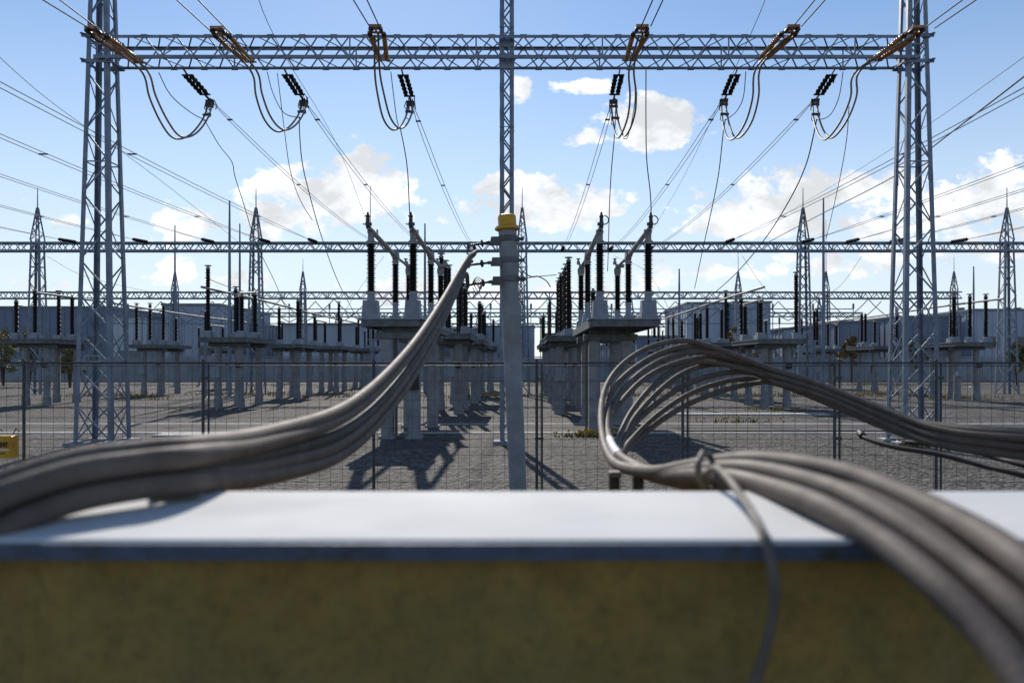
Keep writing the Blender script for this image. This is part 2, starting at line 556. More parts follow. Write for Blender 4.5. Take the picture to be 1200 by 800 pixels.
hmix = WN.new('ShaderNodeMix'); hmix.data_type = 'RGBA'
WL.new(hz.outputs[0], hmix.inputs[0]); WL.new(sky.outputs[0], hmix.inputs[6])
hmix.inputs[7].default_value = (.735 * CLOUD_GAIN, .795 * CLOUD_GAIN, .865 * CLOUD_GAIN, 1)
WL.new(hmix.outputs[2], wmix.inputs[6])
WL.new(wmix.outputs[2], bg.inputs['Color'])
bg.inputs['Strength'].default_value = SKY_STRENGTH

vs_ = SC.view_settings
vs_.view_transform = 'Standard'
vs_.look = 'None'
vs_.exposure = 0.0
vs_.gamma = 1.0
vs_.use_curve_mapping = False
SC.render.engine = 'CYCLES'
SC.cycles.use_denoising = True
SC.cycles.max_bounces = 6
SC.cycles.caustics_reflective = False
SC.cycles.caustics_refractive = False

# ------------------------------------------------------------------ ground
g = MB()
g.add([(-700, -60, 0), (700, -60, 0), (700, 1200, 0), (-700, 1200, 0)], [(0, 1, 2, 3)])
solo('ground', g, M['gravel'], (0, 0, 0), kind='structure')
g = MB()
g.add([(-60, 20.54, .004), (60, 20.54, .004), (60, 23.16, .004), (-60, 23.16, .004)], [(0, 1, 2, 3)])
solo('path', g, M['path'], (0, 20.5, .004), kind='structure')
for yy in (20.4, 23.3):
    g = MB()
    x = -60.0
    while x < 60:
        g.cbox((x + .495, yy, .004), (.985, .30, .036), .008)
        x += 1.0
    solo('kerb', g, M['kerb'], (0, yy, 0), kind='structure')

t = thing('trench_cover', (-8.2, 19.6, 0), 'row of flat concrete trench lids in the gravel right of the left lattice tower', 'trench cover')
for q in range(6):
    b = MB(); b.cbox((-8.75 + q * .52, 19.55 + .01 * (q % 2), .02), (.50, .62, .07), .012)
    part('lid', b, M['kerb'], t)
t = thing('trench_cover', (7.0, 27.5, 0), 'row of flat concrete trench lids in the yard beyond the looping cables', 'trench cover')
for q in range(9):
    b = MB(); b.cbox((5.2 + q * .62, 27.5 + .012 * (q % 2), .02), (.60, .7, .07), .012)
    part('lid', b, M['kerb'], t)

# ------------------------------------------------------------------ foreground wall
WY0, WY1, WZ = .90, 1.245, 1.60
w = thing('rendered_wall', (0, 1.07, 0), 'low ochre stained wall with a pale flat coping in the near foreground', 'wall')
b = MB(); b.box((0, (WY0 + WY1) / 2 + .004, .789), (9, WY1 - WY0 - .03, 1.578))
part('wall_body', b, M['wall'], w)
b = MB()
prof = [(WY0, WZ - .022), (WY0, WZ - .004), (WY0 + .004, WZ), (WY1 - .004, WZ), (WY1, WZ - .004), (WY1, WZ - .022)]
vs = [(-4.5, y, z) for y, z in prof] + [(4.5, y, z) for y, z in prof]
b.add(vs, [(i, (i + 1) % 6, 6 + (i + 1) % 6, 6 + i) for i in range(6)] + [tuple(range(5, -1, -1)), tuple(range(6, 12))])
part('coping', b, M['cap'], w)

b = MB(); b.box((0, WY0 - .003, WZ - .0125), (9, .005, .0185))  # added strip: its dark blue paints the shade on the coping's front lip
part('lip_shade_strip', b, M['strip'], w)

# ------------------------------------------------------------------ big cables
CR = .0163


def cable(pts, label, r=CR, mat='cable', group=None, extra=None, n=16, m=9, rl=3, name='power_cable', cat='cable'):
    path = relax(spline(pts, m), rl)
    b = MB(); b.tube(path, r, n)
    loc = path[0].copy()
    if extra:
        t = thing(name, loc, label, cat, group)
        part('sheath', b, M[mat], t, smooth=50)
        for nm, i0, i1, rr, mm in extra:
            k = len(path)
            seg = path[int(i0 * (k - 1)):int(i1 * (k - 1)) + 1]
            e = MB(); e.tube(seg, rr, n)
            part(nm, e, M[mm], t, smooth=50)
        return t, path
    return solo(name, b, M[mat], loc, label, cat, group, smooth=50), path


LG = 'cables rising to the pole'
LR = .0170
xs = [-70, 0, 83, 160, 233, 317, 400, 450, 490, 520, 545]
dA = [.90, .95, 1.03, 1.10, 1.20, 1.62, 2.3, 3.0, 4.0, 5.3, 7.0]
yA1 = [603, 568, 541, 530, 522, 507, 480, 441, 395, 349, 306]
yA2 = [620, 582, 554, 542, 533, 518, 491, 451, 404, 356, 310]
yB1 = [656, 610, 579, 564, 558, 545, 520, 475, 421, 367, 315]
yB2 = [668, 620, 587, 572, 564, 558, 533, 488, 432, 375, 321]
yC = [632, 591, 564, 551, 545, 532, 507, 466, 414, 362, 313]
for ys, dd, end, lab in ((yA1, .018, (559, 294, 7.8), 'topmost of the grey cables rising from the wall to the pole'),
                         (yA2, -.012, (556, 298, 7.8), 'second grey cable from the top of the bundle rising to the pole'),
                         (yB1, .014, (549, 312, 7.8), 'third grey cable down in the bundle rising to the pole'),
                         (yB2, -.012, (548, 331, 7.8), 'lowest grey cable of the bundle rising to the pole, resting on the coping')):
    pts = [P(x, y, d + dd * (1 if d < 1.7 or dd > .04 else .3)) for x, y, d in zip(xs, ys, dA)] + [P(*end)]
    cable(pts, lab, r=LR, group=LG, extra=[('termination', .955, 1.0, LR * 1.15, 'cable')])

cable([P(x, y, d + .028) for x, y, d in zip(xs, yC, dA)] + [P(553, 306, 7.83)], 'added cable rising to the pole mid-bundle, its dark colour standing for the shaded gap', r=.0165, mat='cable_dark', group=LG)  # added cable, coloured dark to paint the shade between upper and lower strands

# looping cables on the right
NEAR = {
    0: [(800, 548, 1.70), (850, 541, 1.46), (900, 540, 1.32), (980, 552, 1.14), (1050, 577, 1.0), (1130, 615, .85), (1200, 660, .72), (1290, 740, .62)],
    1: [(800, 553, 1.68), (850, 549, 1.42), (900, 553, 1.27), (980, 575, 1.05), (1050, 611, .90), (1130, 664, .78), (1200, 721, .69), (1290, 820, .61)],
    2: [(800, 557, 1.66), (850, 559, 1.38), (900, 571, 1.20), (960, 592, 1.0), (1033, 634, .86), (1100, 687, .755), (1170, 757, .675), (1250, 870, .59)],
    3: [(800, 556, 1.78), (850, 550, 1.54), (900, 548, 1.40), (980, 560, 1.20), (1050, 584, 1.055), (1130, 622, .905), (1200, 668, .775), (1290, 750, .67)],
    4: [(800, 560, 1.76), (850, 557, 1.50), (900, 561, 1.33), (980, 573, 1.12), (1050, 604, .955), (1130, 655, .83), (1200, 708, .735), (1290, 800, .66)],
}
for i, dy_ in ((5, 0), (6, 5), (7, 9), (8, 12)):
    NEAR[i] = [(800, 561 + dy_ * .4, 1.85), (870, 579 + dy_, 1.8), (960, 604 + dy_, 1.82), (1080, 660 + dy_, 1.85), (1300, 790 + dy_ * 2, 1.9)]
LOOPS = [
    [(830, 405), (795, 399), (758, 408), (728, 428), (710, 453), (704, 482), (706, 512), (713, 533), (727, 547)],
    [(845, 412), (810, 405), (775, 413), (742, 432), (719, 455), (712, 482), (712, 510), (718, 531), (730, 545)],
    [(850, 418), (815, 412), (782, 419), (750, 437), (727, 461), (715, 486), (713, 512), (719, 530), (732, 543)],
    [(855, 422), (825, 419), (790, 426), (757, 442), (730, 468), (713, 492), (713, 510), (720, 527), (735, 541)],
    [(835, 424), (805, 427), (785, 436), (761, 456), (738, 485), (726, 512), (722, 528), (728, 539), (740, 548)],
    [(850, 427), (822, 429), (795, 440), (768, 462), (743, 490), (730, 514), (726, 530), (731, 541), (744, 550)],
    [(880, 436), (848, 437), (808, 448), (768, 474), (740, 500), (728, 520), (726, 533), (733, 544), (748, 552)],
    [(885, 443), (853, 446), (808, 461), (768, 488), (740, 515), (728, 530), (727, 538), (735, 547), (752, 554)],
    [(885, 449), (848, 457), (803, 475), (762, 502), (738, 523), (729, 534), (729, 541), (738, 550), (757, 556)]]
LNAMES = ['outermost', 'second', 'third', 'fourth', 'fifth', 'sixth', 'seventh', 'eighth', 'innermost']
order = [0, 3, 1, 4, 2, 5, 6, 7, 8]
SLOT = [(-1, 1), (0, 1), (1, 1), (-1, 0), (0, 0), (1, 0), (-1, -1), (1, -1), (0, -1)]
for i, lp in enumerate(LOOPS):
    far = []
    off = .035 * (1 if i % 2 else -1)
    for q, (x, y0, d, sp) in enumerate(((1340, 536, 2.9, 1.25), (1200, 519, 3.15, 1.15), (1100, 509, 3.6, 1.1), (1040, 491, 4.0, 1.05), (960, 459, 4.5, 1.0), (905, 441, 4.8, 1.05))):
        sx, sy = SLOT[i]
        tw = .25 * math.sin(q * 1.3) + .18 * math.sin(i * 2.1 + q)
        ca, sa = math.cos(tw), math.sin(tw)
        o = V(0, (sx * ca - sy * sa), (sx * sa + sy * ca)) * .0335 * sp
        far.append(P(x, y0, d) + o)
    dl = [5.05, 5.05, 4.95, 4.8, 4.55, 4.2, 3.7, 3.1, 2.55]
    mid = [P(x, y, d + off * .8 + (.05 * (i % 3 - 1) if j > 4 else 0)) for j, ((x, y), d) in enumerate(zip(lp, dl))]
    turn = [P(765 + i * 1.2, 553 + i * .9, 2.02 + off)]
    near = [P(*q) for q in NEAR[order[i]]]
    ex = None
    if i == 3:
        ex = [('white_glint_stripe', .535, .585, CR * 1.12, 'white')]  # sun glint at the bend painted as a white band
    if i == 5:
        ex = [('tape_band', .108, .125, CR * 1.35, 'cable_dark')]
    lab = {0: 'outermost grey cable of the looping bundle on the right, arching highest', 8: 'innermost grey cable of the looping bundle, lowest arch on the right',
           3: 'fourth looping grey cable from the outside, with a painted white glint at its bend'}.get(
        i, '%s looping grey cable from the outside, arching right of the pole' % LNAMES[i])
    cable(far + mid + turn + near, lab, group='looping cables beyond the wall', extra=ex, m=7, rl=4)

# strap hanging over the wall
cable([P(826, 556, 1.32), P(838, 548, 1.25), P(853, 560, 1.14), P(876, 592, 1.0), P(893, 622, .90), P(904, 656, .868), P(908, 700, .86), P(900, 748, .86), P(884, 800, .86), P(860, 860, .86)],
      'thin grey tie cable hanging down over the wall front from the looping bundle', r=.0055, mat='strap', name='tie_cable', cat='cable', n=10)
b = MB()
b.tube(relax(spline([P(824, 530, 1.40), P(818, 545, 1.36), P(822, 566, 1.36), P(834, 574, 1.40), P(840, 560, 1.52), P(836, 538, 1.55), P(824, 530, 1.40)], 6), 1), .006, 8)
solo('cable_tie', b, M['strap'], P(824, 560, 1.4), 'grey tie loop knotted round the looping bundle above the coping', 'cable tie', smooth=50)
# clamp under the left bundle
t = thing('cable_clamp', P(205, 585, 1.16), 'small brown cable clamp on the coping under the left cables', 'clamp')
b = MB(); b.cbox(P(206, 580, 1.165) + V(0, 0, -.006), (.07, .03, .016), .004); part('base_plate', b, M['strap'], t)
b = MB()
for sx in (-.022, .022):
    b.lathe(P(206, 580, 1.165) + V(sx, -.004, .002), P(206, 580, 1.165) + V(sx, -.004, .022), [(.007, 0), (.007, .012), (.003, .013), (.003, .02)], 8)
part('bolt', b, M['dark_metal'], t)
# black cable support feet behind the wall
for px, lab in ((720, 'left black foot holding up the bend of the looping cables'), (748, 'right black foot holding up the bend of the looping cables')):
    d = 2.35
    top = P(px, 553, d)
    t = thing('cable_support', V(top.x, d, 0), lab, 'cable support', 'black feet under the looping cables')
    b = MB(); b.tube([V(top.x, d, 0), V(top.x, d, top.z - .01)], .016, 10); part('post', b, M['rubber'], t, smooth=50)
    b = MB(); b.cbox((top.x, d, .012), (.2, .2, .024), .01); part('foot', b, M['rubber'], t)
    b = MB(); b.cbox((top.x, d, top.z - .004), (.036, .05, .014), .005); part('cradle', b, M['strap'], t)

# two dark cables lower right
cable([P(1008, 507, 4.6), P(1016, 514, 4.5), P(1050, 524, 4.3), P(1100, 532, 4.1), P(1150, 545, 3.9), P(1200, 557, 3.7), P(1320, 590, 3.4)],
      'longer dark cable below the right hand bundle, with a plug at its end', r=.0135, mat='cable_dark', group='dark cables below the right bundle',
      extra=[('plug', 0, .10, .021, 'rubber')])
cable([P(1062, 518, 4.55), P(1090, 520, 4.4), P(1130, 526, 4.2), P(1165, 535, 4.0), P(1200, 545, 3.8), P(1320, 575, 3.4)],
      'shorter dark cable just under the right hand bundle', r=.0135, mat='cable_dark', group='dark cables below the right bundle')

# ------------------------------------------------------------------ pole with yellow cap
base, top = P(609.5, 635, 8), P(594.5, 264, 8)
ax = (top - base).normalized()
pole = thing('cable_pole', V(base.x, base.y, 0), 'slim leaning grey pole with a yellow cap and three side insulators', 'pole')
b = MB(); b.tube([base + (top - base) * t for t in (0, .02, .34, .341, .67, .671, 1)], [.094, .086, .089, .0875, .090, .0885, .092], 24)
part('shaft', b, M['concrete'], pole, smooth=40)
b = MB()
b.lathe(top - ax * .055, top + ax, [(.105, 0), (.128, .012), (.128, .028), (.118, .04), (.098, .052), (.092, .06), (.092, .135), (.084, .155), (.05, .166), (.004, .17)], 28)
part('cap', b, M['yellow'], pole, smooth=35)


def on_pole(py):
    t = (635 - py) / (635 - 264)
    return base + (top - base) * t


for py, tip in ((280, (549, 288, 7.9)), (305, (546, 311, 7.85)), (327, (548, 334, 7.85))):
    c = on_pole(py)
    tipv = P(*tip)
    d = (tipv - c).normalized()
    b = MB()
    b.lathe(c - ax * .03, c + ax, [(.094, 0), (.100, .004), (.100, .056), (.094, .06)], 24)
    b.box(c + d * .13, (.12, .05, .085), (.7, 1), 0)
    b.box(c + V(.125, 0, .0), (.07, .05, .03))
    b.lathe(c + V(.15, -.02, -.02), c + V(.15, -.02, 1), [(.012, 0), (.012, .04)], 8)
    br = part('bracket', b, M['beam'], pole, smooth=35)
    b = MB()
    s0 = c + d * .19
    L = (tipv - s0).length
    b.lathe(s0, tipv, [(.017, 0), (.017, L * .12), (.012, L * .13), (.012, L * .32), (.034, L * .33), (.04, L * .36), (.034, L * .39), (.013, L * .42), (.011, L * .95), (.018, L * .96), (.018, L)], 12)
    part('insulator_rod', b, M['dark_metal'], br, smooth=40)
    b = MB()
    b.tube(spline([tipv + V(.02, 0, 0), tipv + V(0, .02, -.03), tipv + V(-.015, .02, -.07), tipv + V(.02, .02, -.09)], 5), .008, 6)
    b.box(tipv + V(.0, 0, 0), (.03, .04, .05))
    part('clamp', b, M['dark_metal'], br, smooth=40)
wb = MB()
wb.tube(spline([P(607, 311, 7.9), P(614, 319, 7.85), P(622, 324, 7.85), P(631, 324, 7.9), P(640, 329, 8), P(645, 336, 8.1)], 6), .006, 6)
wb.tube(spline([P(611, 331, 7.9), P(618, 326, 7.9), P(630, 324, 7.95), P(652, 322, 8.1)], 6), .004, 6)
wb.tube(spline([P(611, 258, 7.95), P(611.5, 285, 7.95), P(610.5, 320, 7.93), P(612, 345, 7.93), P(613, 420, 7.93)], 6), .004, 6)
part('lead_wire', wb, M['cond_dark'], pole, smooth=50)
wb = MB()
for q in range(4):
    wb.tube(spline([P(553 + q, 341 - q * 4, 7.7), P(557 + q * 2, 348 - q * 3, 7.7), P(562 + q, 338 - q * 3, 7.75), P(558, 331 - q * 2, 7.8), P(552, 335, 7.8)], 5), .004, 5)
part('loose_wire', wb, M['cond_dark'], pole, smooth=50)

# ------------------------------------------------------------------ wire fence
FD = 9.5
fx = [-330, -160, 28, 238, 438, 629, 800, 978, 1097, 1290, 1480]
X = [(p - CX) / F * FD for p in fx]
fence = thing('wire_fence', (X[5], FD, 0), 'dark welded wire fence with tube posts running across the yard', 'fence')
for i, x in enumerate(X):
    b = MB(); b.tube([V(x, FD, 0), V(x, FD, 1.83)], .018, 10); b.tube([V(x, FD, 1.83), V(x, FD, 1.845)], [.018, .008], 10)
    part('post', b, M['fence'], fence, smooth=45)
    if fx[i] in (238, 629, 978, 1097, 800):
        b = MB(); b.tube([V(x + .062, FD + .01, 0), V(x + .062, FD + .01, 1.80)], .013, 8)
        b.box((x + .03, FD, 1.62), (.10, .05, .035)); b.box((x + .03, FD, .9), (.10, .05, .035))
        part('panel_tube', b, M['fence'], fence, smooth=45)
for z, r, xa in ((1.798, .012, X[0]), (1.765, .006, X[0]), (.985, .009, X[6])):
    b = MB(); b.tube([V(xa, FD + .005, z), V(X[-1], FD + .005, z)], r, 8)
    part('rail', b, M['fence'], fence, smooth=45)
b = MB()
x = X[0]
while x < X[-1]:
    j = random.uniform(-.006, .006)
    b.tube([V(x + j, FD - .014, .04), V(x + random.uniform(-.008, .008), FD - .014, 1.79)], .0023, 4)
    x += .138
for z in (.06, .22, .38, .54, .70, .80, .89, 1.03, 1.15, 1.36, 1.58):
    b.tube([V(X[0] + (X[-1] - X[0]) * q / 30, FD - .018, z + random.uniform(-.005, .005)) for q in range(31)], .0023, 4)
part('wire_mesh', b, M['wire'], fence)

# yellow box on the fence
t = thing('warning_box', P(2, 523, 9.3), 'yellow plastic box with dark lettering hung on the fence at the left edge', 'warning box')
c = P(1, 523, 9.3)
b = MB(); b.cbox(c, (.33, .17, .26), .022); part('case', b, M['yellow'], t)
b = MB()
yy = c.y - .0875
xx = c.x - .075
for k_ in range(6):
    h = .05 + .015 * (k_ % 2)
    b.box((xx, yy, c.z + .03), (.010, .003, h)); b.box((xx + .02, yy, c.z + .03), (.010, .003, h))
    b.box((xx + .01, yy - .001, c.z + .03 + (.018 if k_ % 3 else -.015)), (.022, .003, .012))
    xx += .036
for k_ in range(8):
    b.box((c.x - .08 + k_ * .025, yy, c.z - .07), (.016, .003, .018))
part('lettering', b, M['text'], t)
b = MB(); b.box((c.x + .04, yy, c.z - .028), (.22, .003, .014)); part('stripe', b, M['white'], t)
b = MB()
for sx in (-.1, .1):
    b.tube([c + V(sx, .05, .12), c + V(sx, .12, .2), c + V(sx, .19, .16)], .006, 6)
part('hook', b, M['dark_metal'], t)

# ------------------------------------------------------------------ lattice helpers
def lattice_tower(parent, x, y, z0, z1, hw, leg=.12, lt=.012, br=.05, panel=.75, xb=0.0, mat='galv', split=True, peak=None, matb=None, name='lattice_tower'):
    """square lattice tower: hw(z) half width; returns the tower part"""
    mats = M[mat]
    legs = []
    levels = [z0]
    while levels[-1] < z1 - .3:
        levels.append(levels[-1] + panel * max(.45, hw(levels[-1]) / hw(z0)) ** .5)
    levels[-1] = z1
    brc = MB()
    corner = lambda sx, sy, z: V(x + sx * hw(z), y + sy * hw(z), z)
    for i in range(len(levels) - 1):
        za, zb = levels[i], levels[i + 1]
        for fi, ((ax_, ay_), (bx_, by_)) in enumerate((((-1, -1), (1, -1)), ((1, -1), (1, 1)), ((1, 1), (-1, 1)), ((-1, 1), (-1, -1)))):
            p, q = corner(ax_, ay_, za), corner(bx_, by_, zb)
            p2, q2 = corner(bx_, by_, za), corner(ax_, ay_, zb)
            n = V((ax_ + bx_) / 2, (ay_ + by_) / 2, 0)
            o = n * (-.004)
            alt = (i + fi) % 2
            if za < xb:
                brc.bar(p + o, q + o, br, .006, n); brc.bar(p2 + o - n * .012, q2 + o - n * .012, br, .006, n)
            elif alt:
                brc.bar(p + o, q + o, br, .006, n)
            else:
                brc.bar(p2 + o, q2 + o, br, .006, n)
            if i % 4 == 3 and za > xb:
                brc.bar(q + o * 3, q2 + o * 3, br * .8, .006, n)
    def mk(sx, sy):
        b = MB()
        b.angle(corner(sx, sy, z0), corner(sx, sy, z1), (-sx, 0, 0), (0, -sy, 0), leg, lt)
        return b
    if split:
        tw = part(name, brc, mats, parent)
        for sx, sy in ((-1, -1), (1, -1), (1, 1), (-1, 1)):
            lg = mk(sx, sy)
            for zz in (z0 + 2.9, z0 + 5.9):                       # splice plates with bolt heads
                c = corner(sx, sy, zz)
                lg.box(c + V(-sx * leg / 2, sy * .006, 0), (leg * .9, .008, .34))
                for kz in (-.12, -.06, .06, .12):
                    lg.box(c + V(-sx * leg / 2, sy * .014, kz), (.022, .012, .022))
            lg.cbox(corner(sx, sy, z0) + V(-sx * .05, -sy * .05, .02), (.26, .26, .03), .01)
            part('leg', lg, mats, tw)
        return tw
    for sx, sy in ((-1, -1), (1, -1), (1, 1), (-1, 1)):
        m_ = mk(sx, sy); b0 = len(brc.v)
        brc.v.extend(m_.v); brc.f.extend(tuple(b0 + i for i in f) for f in m_.f)
    if peak:
        zt, zr = peak
        for sx, sy in ((-1, -1), (1, -1), (1, 1), (-1, 1)):
            brc.bar(corner(sx, sy, z1), V(x + sx * .03, y + sy * .03, zt), leg * .6, leg * .6)
        for k_ in range(5):
            f0, f1 = k_ / 5, (k_ + 1) / 5
            h0, h1 = hw(z1) * (1 - f0) + .03 * f0, hw(z1) * (1 - f1) + .03 * f1
            za, zb = z1 + (zt - z1) * f0, z1 + (zt - z1) * f1
            s = 1 if k_ % 2 else -1
            brc.bar((x - s * h0, y - h0, za), (x + s * h1, y - h1, zb), br * .7, br * .7)
            brc.bar((x + s * h0, y + h0, za), (x - s * h1, y + h1, zb), br * .7, br * .7)
            brc.bar((x - h0, y + s * h0, za), (x - h1, y - s * h1, zb), br * .7, br * .7)
        brc.tube([V(x, y, zt - .1), V(x, y, zr)], [.035, .018], 6)
    return part(name, brc, mats, parent)


def lattice_beam(parent, x0, x1, y0, y1, z0, z1, panel, chord, ct, lace, mat='galv', split=True):
    ch = MB()
    for y, sy in ((y0, 1), (y1, -1)):
        for z, sz in ((z0, 1), (z1, -1)):
            ch.angle((x0, y, z), (x1, y, z), (0, sy, 0), (0, 0, sz), chord, ct)
    lc = ch if not split else MB()
    k = max(2, round((x1 - x0) / panel))
    h = (x1 - x0) / k
    for i in range(k):
        a, b_ = x0 + i * h, x0 + (i + 1) * h
        m_ = (a + b_) / 2
        e = .012
        for y, s in ((y0 + e, 1), (y1 - e, -1)):
            lc.bar((a, y, z0 + .02), (m_, y, z1 - .02), lace, .006, (0, 1, 0)); lc.bar((m_, y, z1 - .02), (b_, y, z0 + .02), lace, .006, (0, 1, 0))
            if i % 4 == 0:
                lc.bar((a, y + s * .008, z0 + .02), (a, y + s * .008, z1 - .02), lace, .006, (0, 1, 0))
        for z in (z0 + e, z1 - e):
            lc.bar((a, y0 + .02, z), (m_, y1 - .02, z), lace, .006, (0, 0, 1)); lc.bar((m_, y1 - .02, z + .007), (b_, y0 + .02, z + .007), lace, .006, (0, 0, 1))
        if split:
            for y in (y0 - .004, y1 + .004):
                ch.box((a, y, z0 + .03), (.15, .007, .085)); ch.box((m_, y, z1 - .03), (.15, .007, .085))
        if i % 2 == 0:
            lc.bar((a, y0 + .02, z0 + .03), (a, y1 - .02, z1 - .03), lace * .8, .006, (1, 0, 0))
    bm = part('lattice_beam', ch, M[mat], parent)
    if split:
        part('lacing', lc, M[mat], bm)
    return bm


# ------------------------------------------------------------------ front gantry
GY0, GY1, GZ0, GZ1 = 17.35, 18.05, 8.44, 8.94
TX = (-9.36, 8.65)
gan = thing('front_gantry', (-.36, 17.7, 0), 'tall blue grey lattice gantry nearest the fence, spanning the whole picture', 'gantry')
hw1 = lambda z: max(.15, .425 - .0240 * z)
for x in TX:
    tw = lattice_tower(gan, x, 17.7, .06, 12.6, hw1, leg=.098, lt=.011, br=.038, panel=.84, xb=2.6)
lattice_beam(gan, TX[0] + .05, TX[1] - .05, GY0, GY1, GZ0, GZ1, .70, .066, .008, .032)
b = MB()
for x in TX:
    for z in (GZ0 - .03, GZ1 + .03):
        for y in (17.7 - .27, 17.7 + .27):
            b.bar((x - .33, y, z), (x + .33, y, z), .02, .08)
        for sx in (-.28, .28):
            b.bar((x + sx, GY0 - .02, z + .01), (x + sx, GY1 + .02, z + .01), .06, .03)
part('seat_bracket', b, M['galv'], gan)
# laced centre column
b = MB()
cx0, cw = -.38, .15
for sy in (17.58, 17.86):
    for sx in (-1, 1):
        b.angle((cx0 + sx * cw, sy, .05), (cx0 + sx * cw, sy, 12.2), (-sx, 0, 0), (0, 1 if sy < 17.7 else -1, 0), .088, .010)
part_col = part('centre_column', b, M['galv'], gan)
b = MB()
z = .3; s = 1
while z < 12.0:
    for sy in (17.565, 17.875):
        b.bar((cx0 - s * .10, sy, z), (cx0 + s * .10, sy, z + .27), .035, .006, (0, 1, 0))
    for sx in (-.155, .155):
        b.bar((cx0 + sx, 17.6 if s > 0 else 17.84, z), (cx0 + sx, 17.84 if s > 0 else 17.6, z + .27), .035, .006, (1, 0, 0))
    z += .27; s = -s
part('lacing', b, M['galv'], part_col)
b = MB()
for z in (7.0, 9.2):
    b.box((cx0, 17.545, z), (.33, .012, .02)); b.box((cx0, 17.89, z), (.33, .012, .02))
for z0, z1 in ((8.28, 8.62), (8.76, 9.02)):
    b.box((cx0, 17.548, (z0 + z1) / 2), (.335, .010, z1 - z0))
    for sx in (-.13, .13):
        for kz in (-.10, 0, .10):
            b.box((cx0 + sx, 17.536, (z0 + z1) / 2 + kz), (.024, .014, .024))
part('splice_plate', b, M['galv'], part_col)
b = MB()
for x in TX:
    for sx in (-.37, .37):
        for sy in (-.37, .37):
            b.cbox((x + sx, 17.7 + sy, .03), (.42, .42, .10), .02)
b.cbox((cx0, 17.72, .03), (.6, .6, .1), .02)
part('footing', b, M['concrete'], gan)
# number plate on the left tower
tx_, ty_ = -9.36 - .02, 17.7 - hw1(1.85) - .03
b = MB(); b.box((tx_, ty_ + .012, 1.89), (.36, .008, .16)); pl = part('number_plate', b, M['paint'], gan)
fc = bpy.data.curves.new('plate_lettering', 'FONT'); fc.body = 'C028'; fc.size = .125; fc.extrude = .003; fc.align_x = 'CENTER'; fc.align_y = 'CENTER'
fo = bpy.data.objects.new('plate_lettering', fc); C.objects.link(fo); fo.parent = pl
fo.location = V(tx_, ty_ + .004, 1.89) - rootloc(gan); fo.rotation_euler = (R(90), 0, 0); fc.materials.append(M['text'])
bpy.context.view_layer.update()
mt_ = bpy.data.meshes.new_from_object(fo.evaluated_get(bpy.context.evaluated_depsgraph_get()))
mo = bpy.data.objects.new('plate_lettering', mt_); C.objects.link(mo); mo.parent = pl; mo.location = fo.location.copy(); mo.rotation_euler = fo.rotation_euler.copy()
bpy.data.objects.remove(fo); mo.name = 'plate_lettering'

# ------------------------------------------------------------------ strings, jumpers and lines on the front gantry
ORD = ['leftmost', 'second from left', 'third from left', 'third from right', 'second from right', 'rightmost']
#        inner px, outer px, string gap px, line dirs, rear string, jumper px list
PH = [
    dict(i=(165, 75), o=(113, 40), lines=((104, 33, 50, 0), (111, 31, 70, 0)), r=((216, 84), (241, 112)), j=[(167, 80), (178, 112), (192, 142), (207, 161), (225, 158), (240, 140), (246, 122)], d=[16.4, 16.6, 16.9, 17.3, 17.9, 18.7, 19.3]),
    dict(i=(293, 74), o=(258, 40), lines=((243, 33, 207, 0), (268, 37, 232, 0)), r=((334, 84), (352, 112)), j=[(297, 82), (303, 110), (313, 138), (327, 153), (341, 149), (352, 135), (356, 122)], d=[16.4, 16.6, 16.9, 17.3, 17.9, 18.7, 19.3]),
    dict(i=(450, 72), o=(441, 38), lines=((431, 28, 414, 0), (443, 28, 430, 0)), r=((471, 84), (480, 114)), j=[(442, 84), (446, 110), (453, 138), (463, 151), (472, 148), (479, 135), (481, 122)], d=[16.4, 16.6, 16.9, 17.3, 17.9, 18.7, 19.3]),
    dict(i=(737, 72), o=(751, 38), lines=((752, 30, 765, 0), (764, 28, 777, 0)), r=((726, 84), (720, 112)), j=[(740, 80), (742, 110), (740, 135), (733, 155), (727, 160), (722, 145), (719, 122)], d=[16.4, 16.6, 16.9, 17.3, 17.9, 18.7, 19.3]),
    dict(i=(893, 70), o=(926, 38), lines=((932, 28, 955, 0), (942, 28, 967, 0)), r=((863, 84), (851, 112)), j=[(889, 78), (886, 112), (878, 142), (865, 161), (856, 160), (850, 140), (848, 120)], d=[16.4, 16.6, 16.9, 17.3, 17.9, 18.7, 19.3]),
    dict(i=(1024, 72), o=(1071, 39), lines=((1090, 28, 1128, 0), (1100, 30, 1144, 0)), r=((977, 84), (959, 112)), j=[(1006, 82), (1001, 112), (989, 142), (973, 162), (964, 158), (957, 140), (955, 120)], d=[16.4, 16.6, 16.9, 17.3, 17.9, 18.7, 19.3]),
]
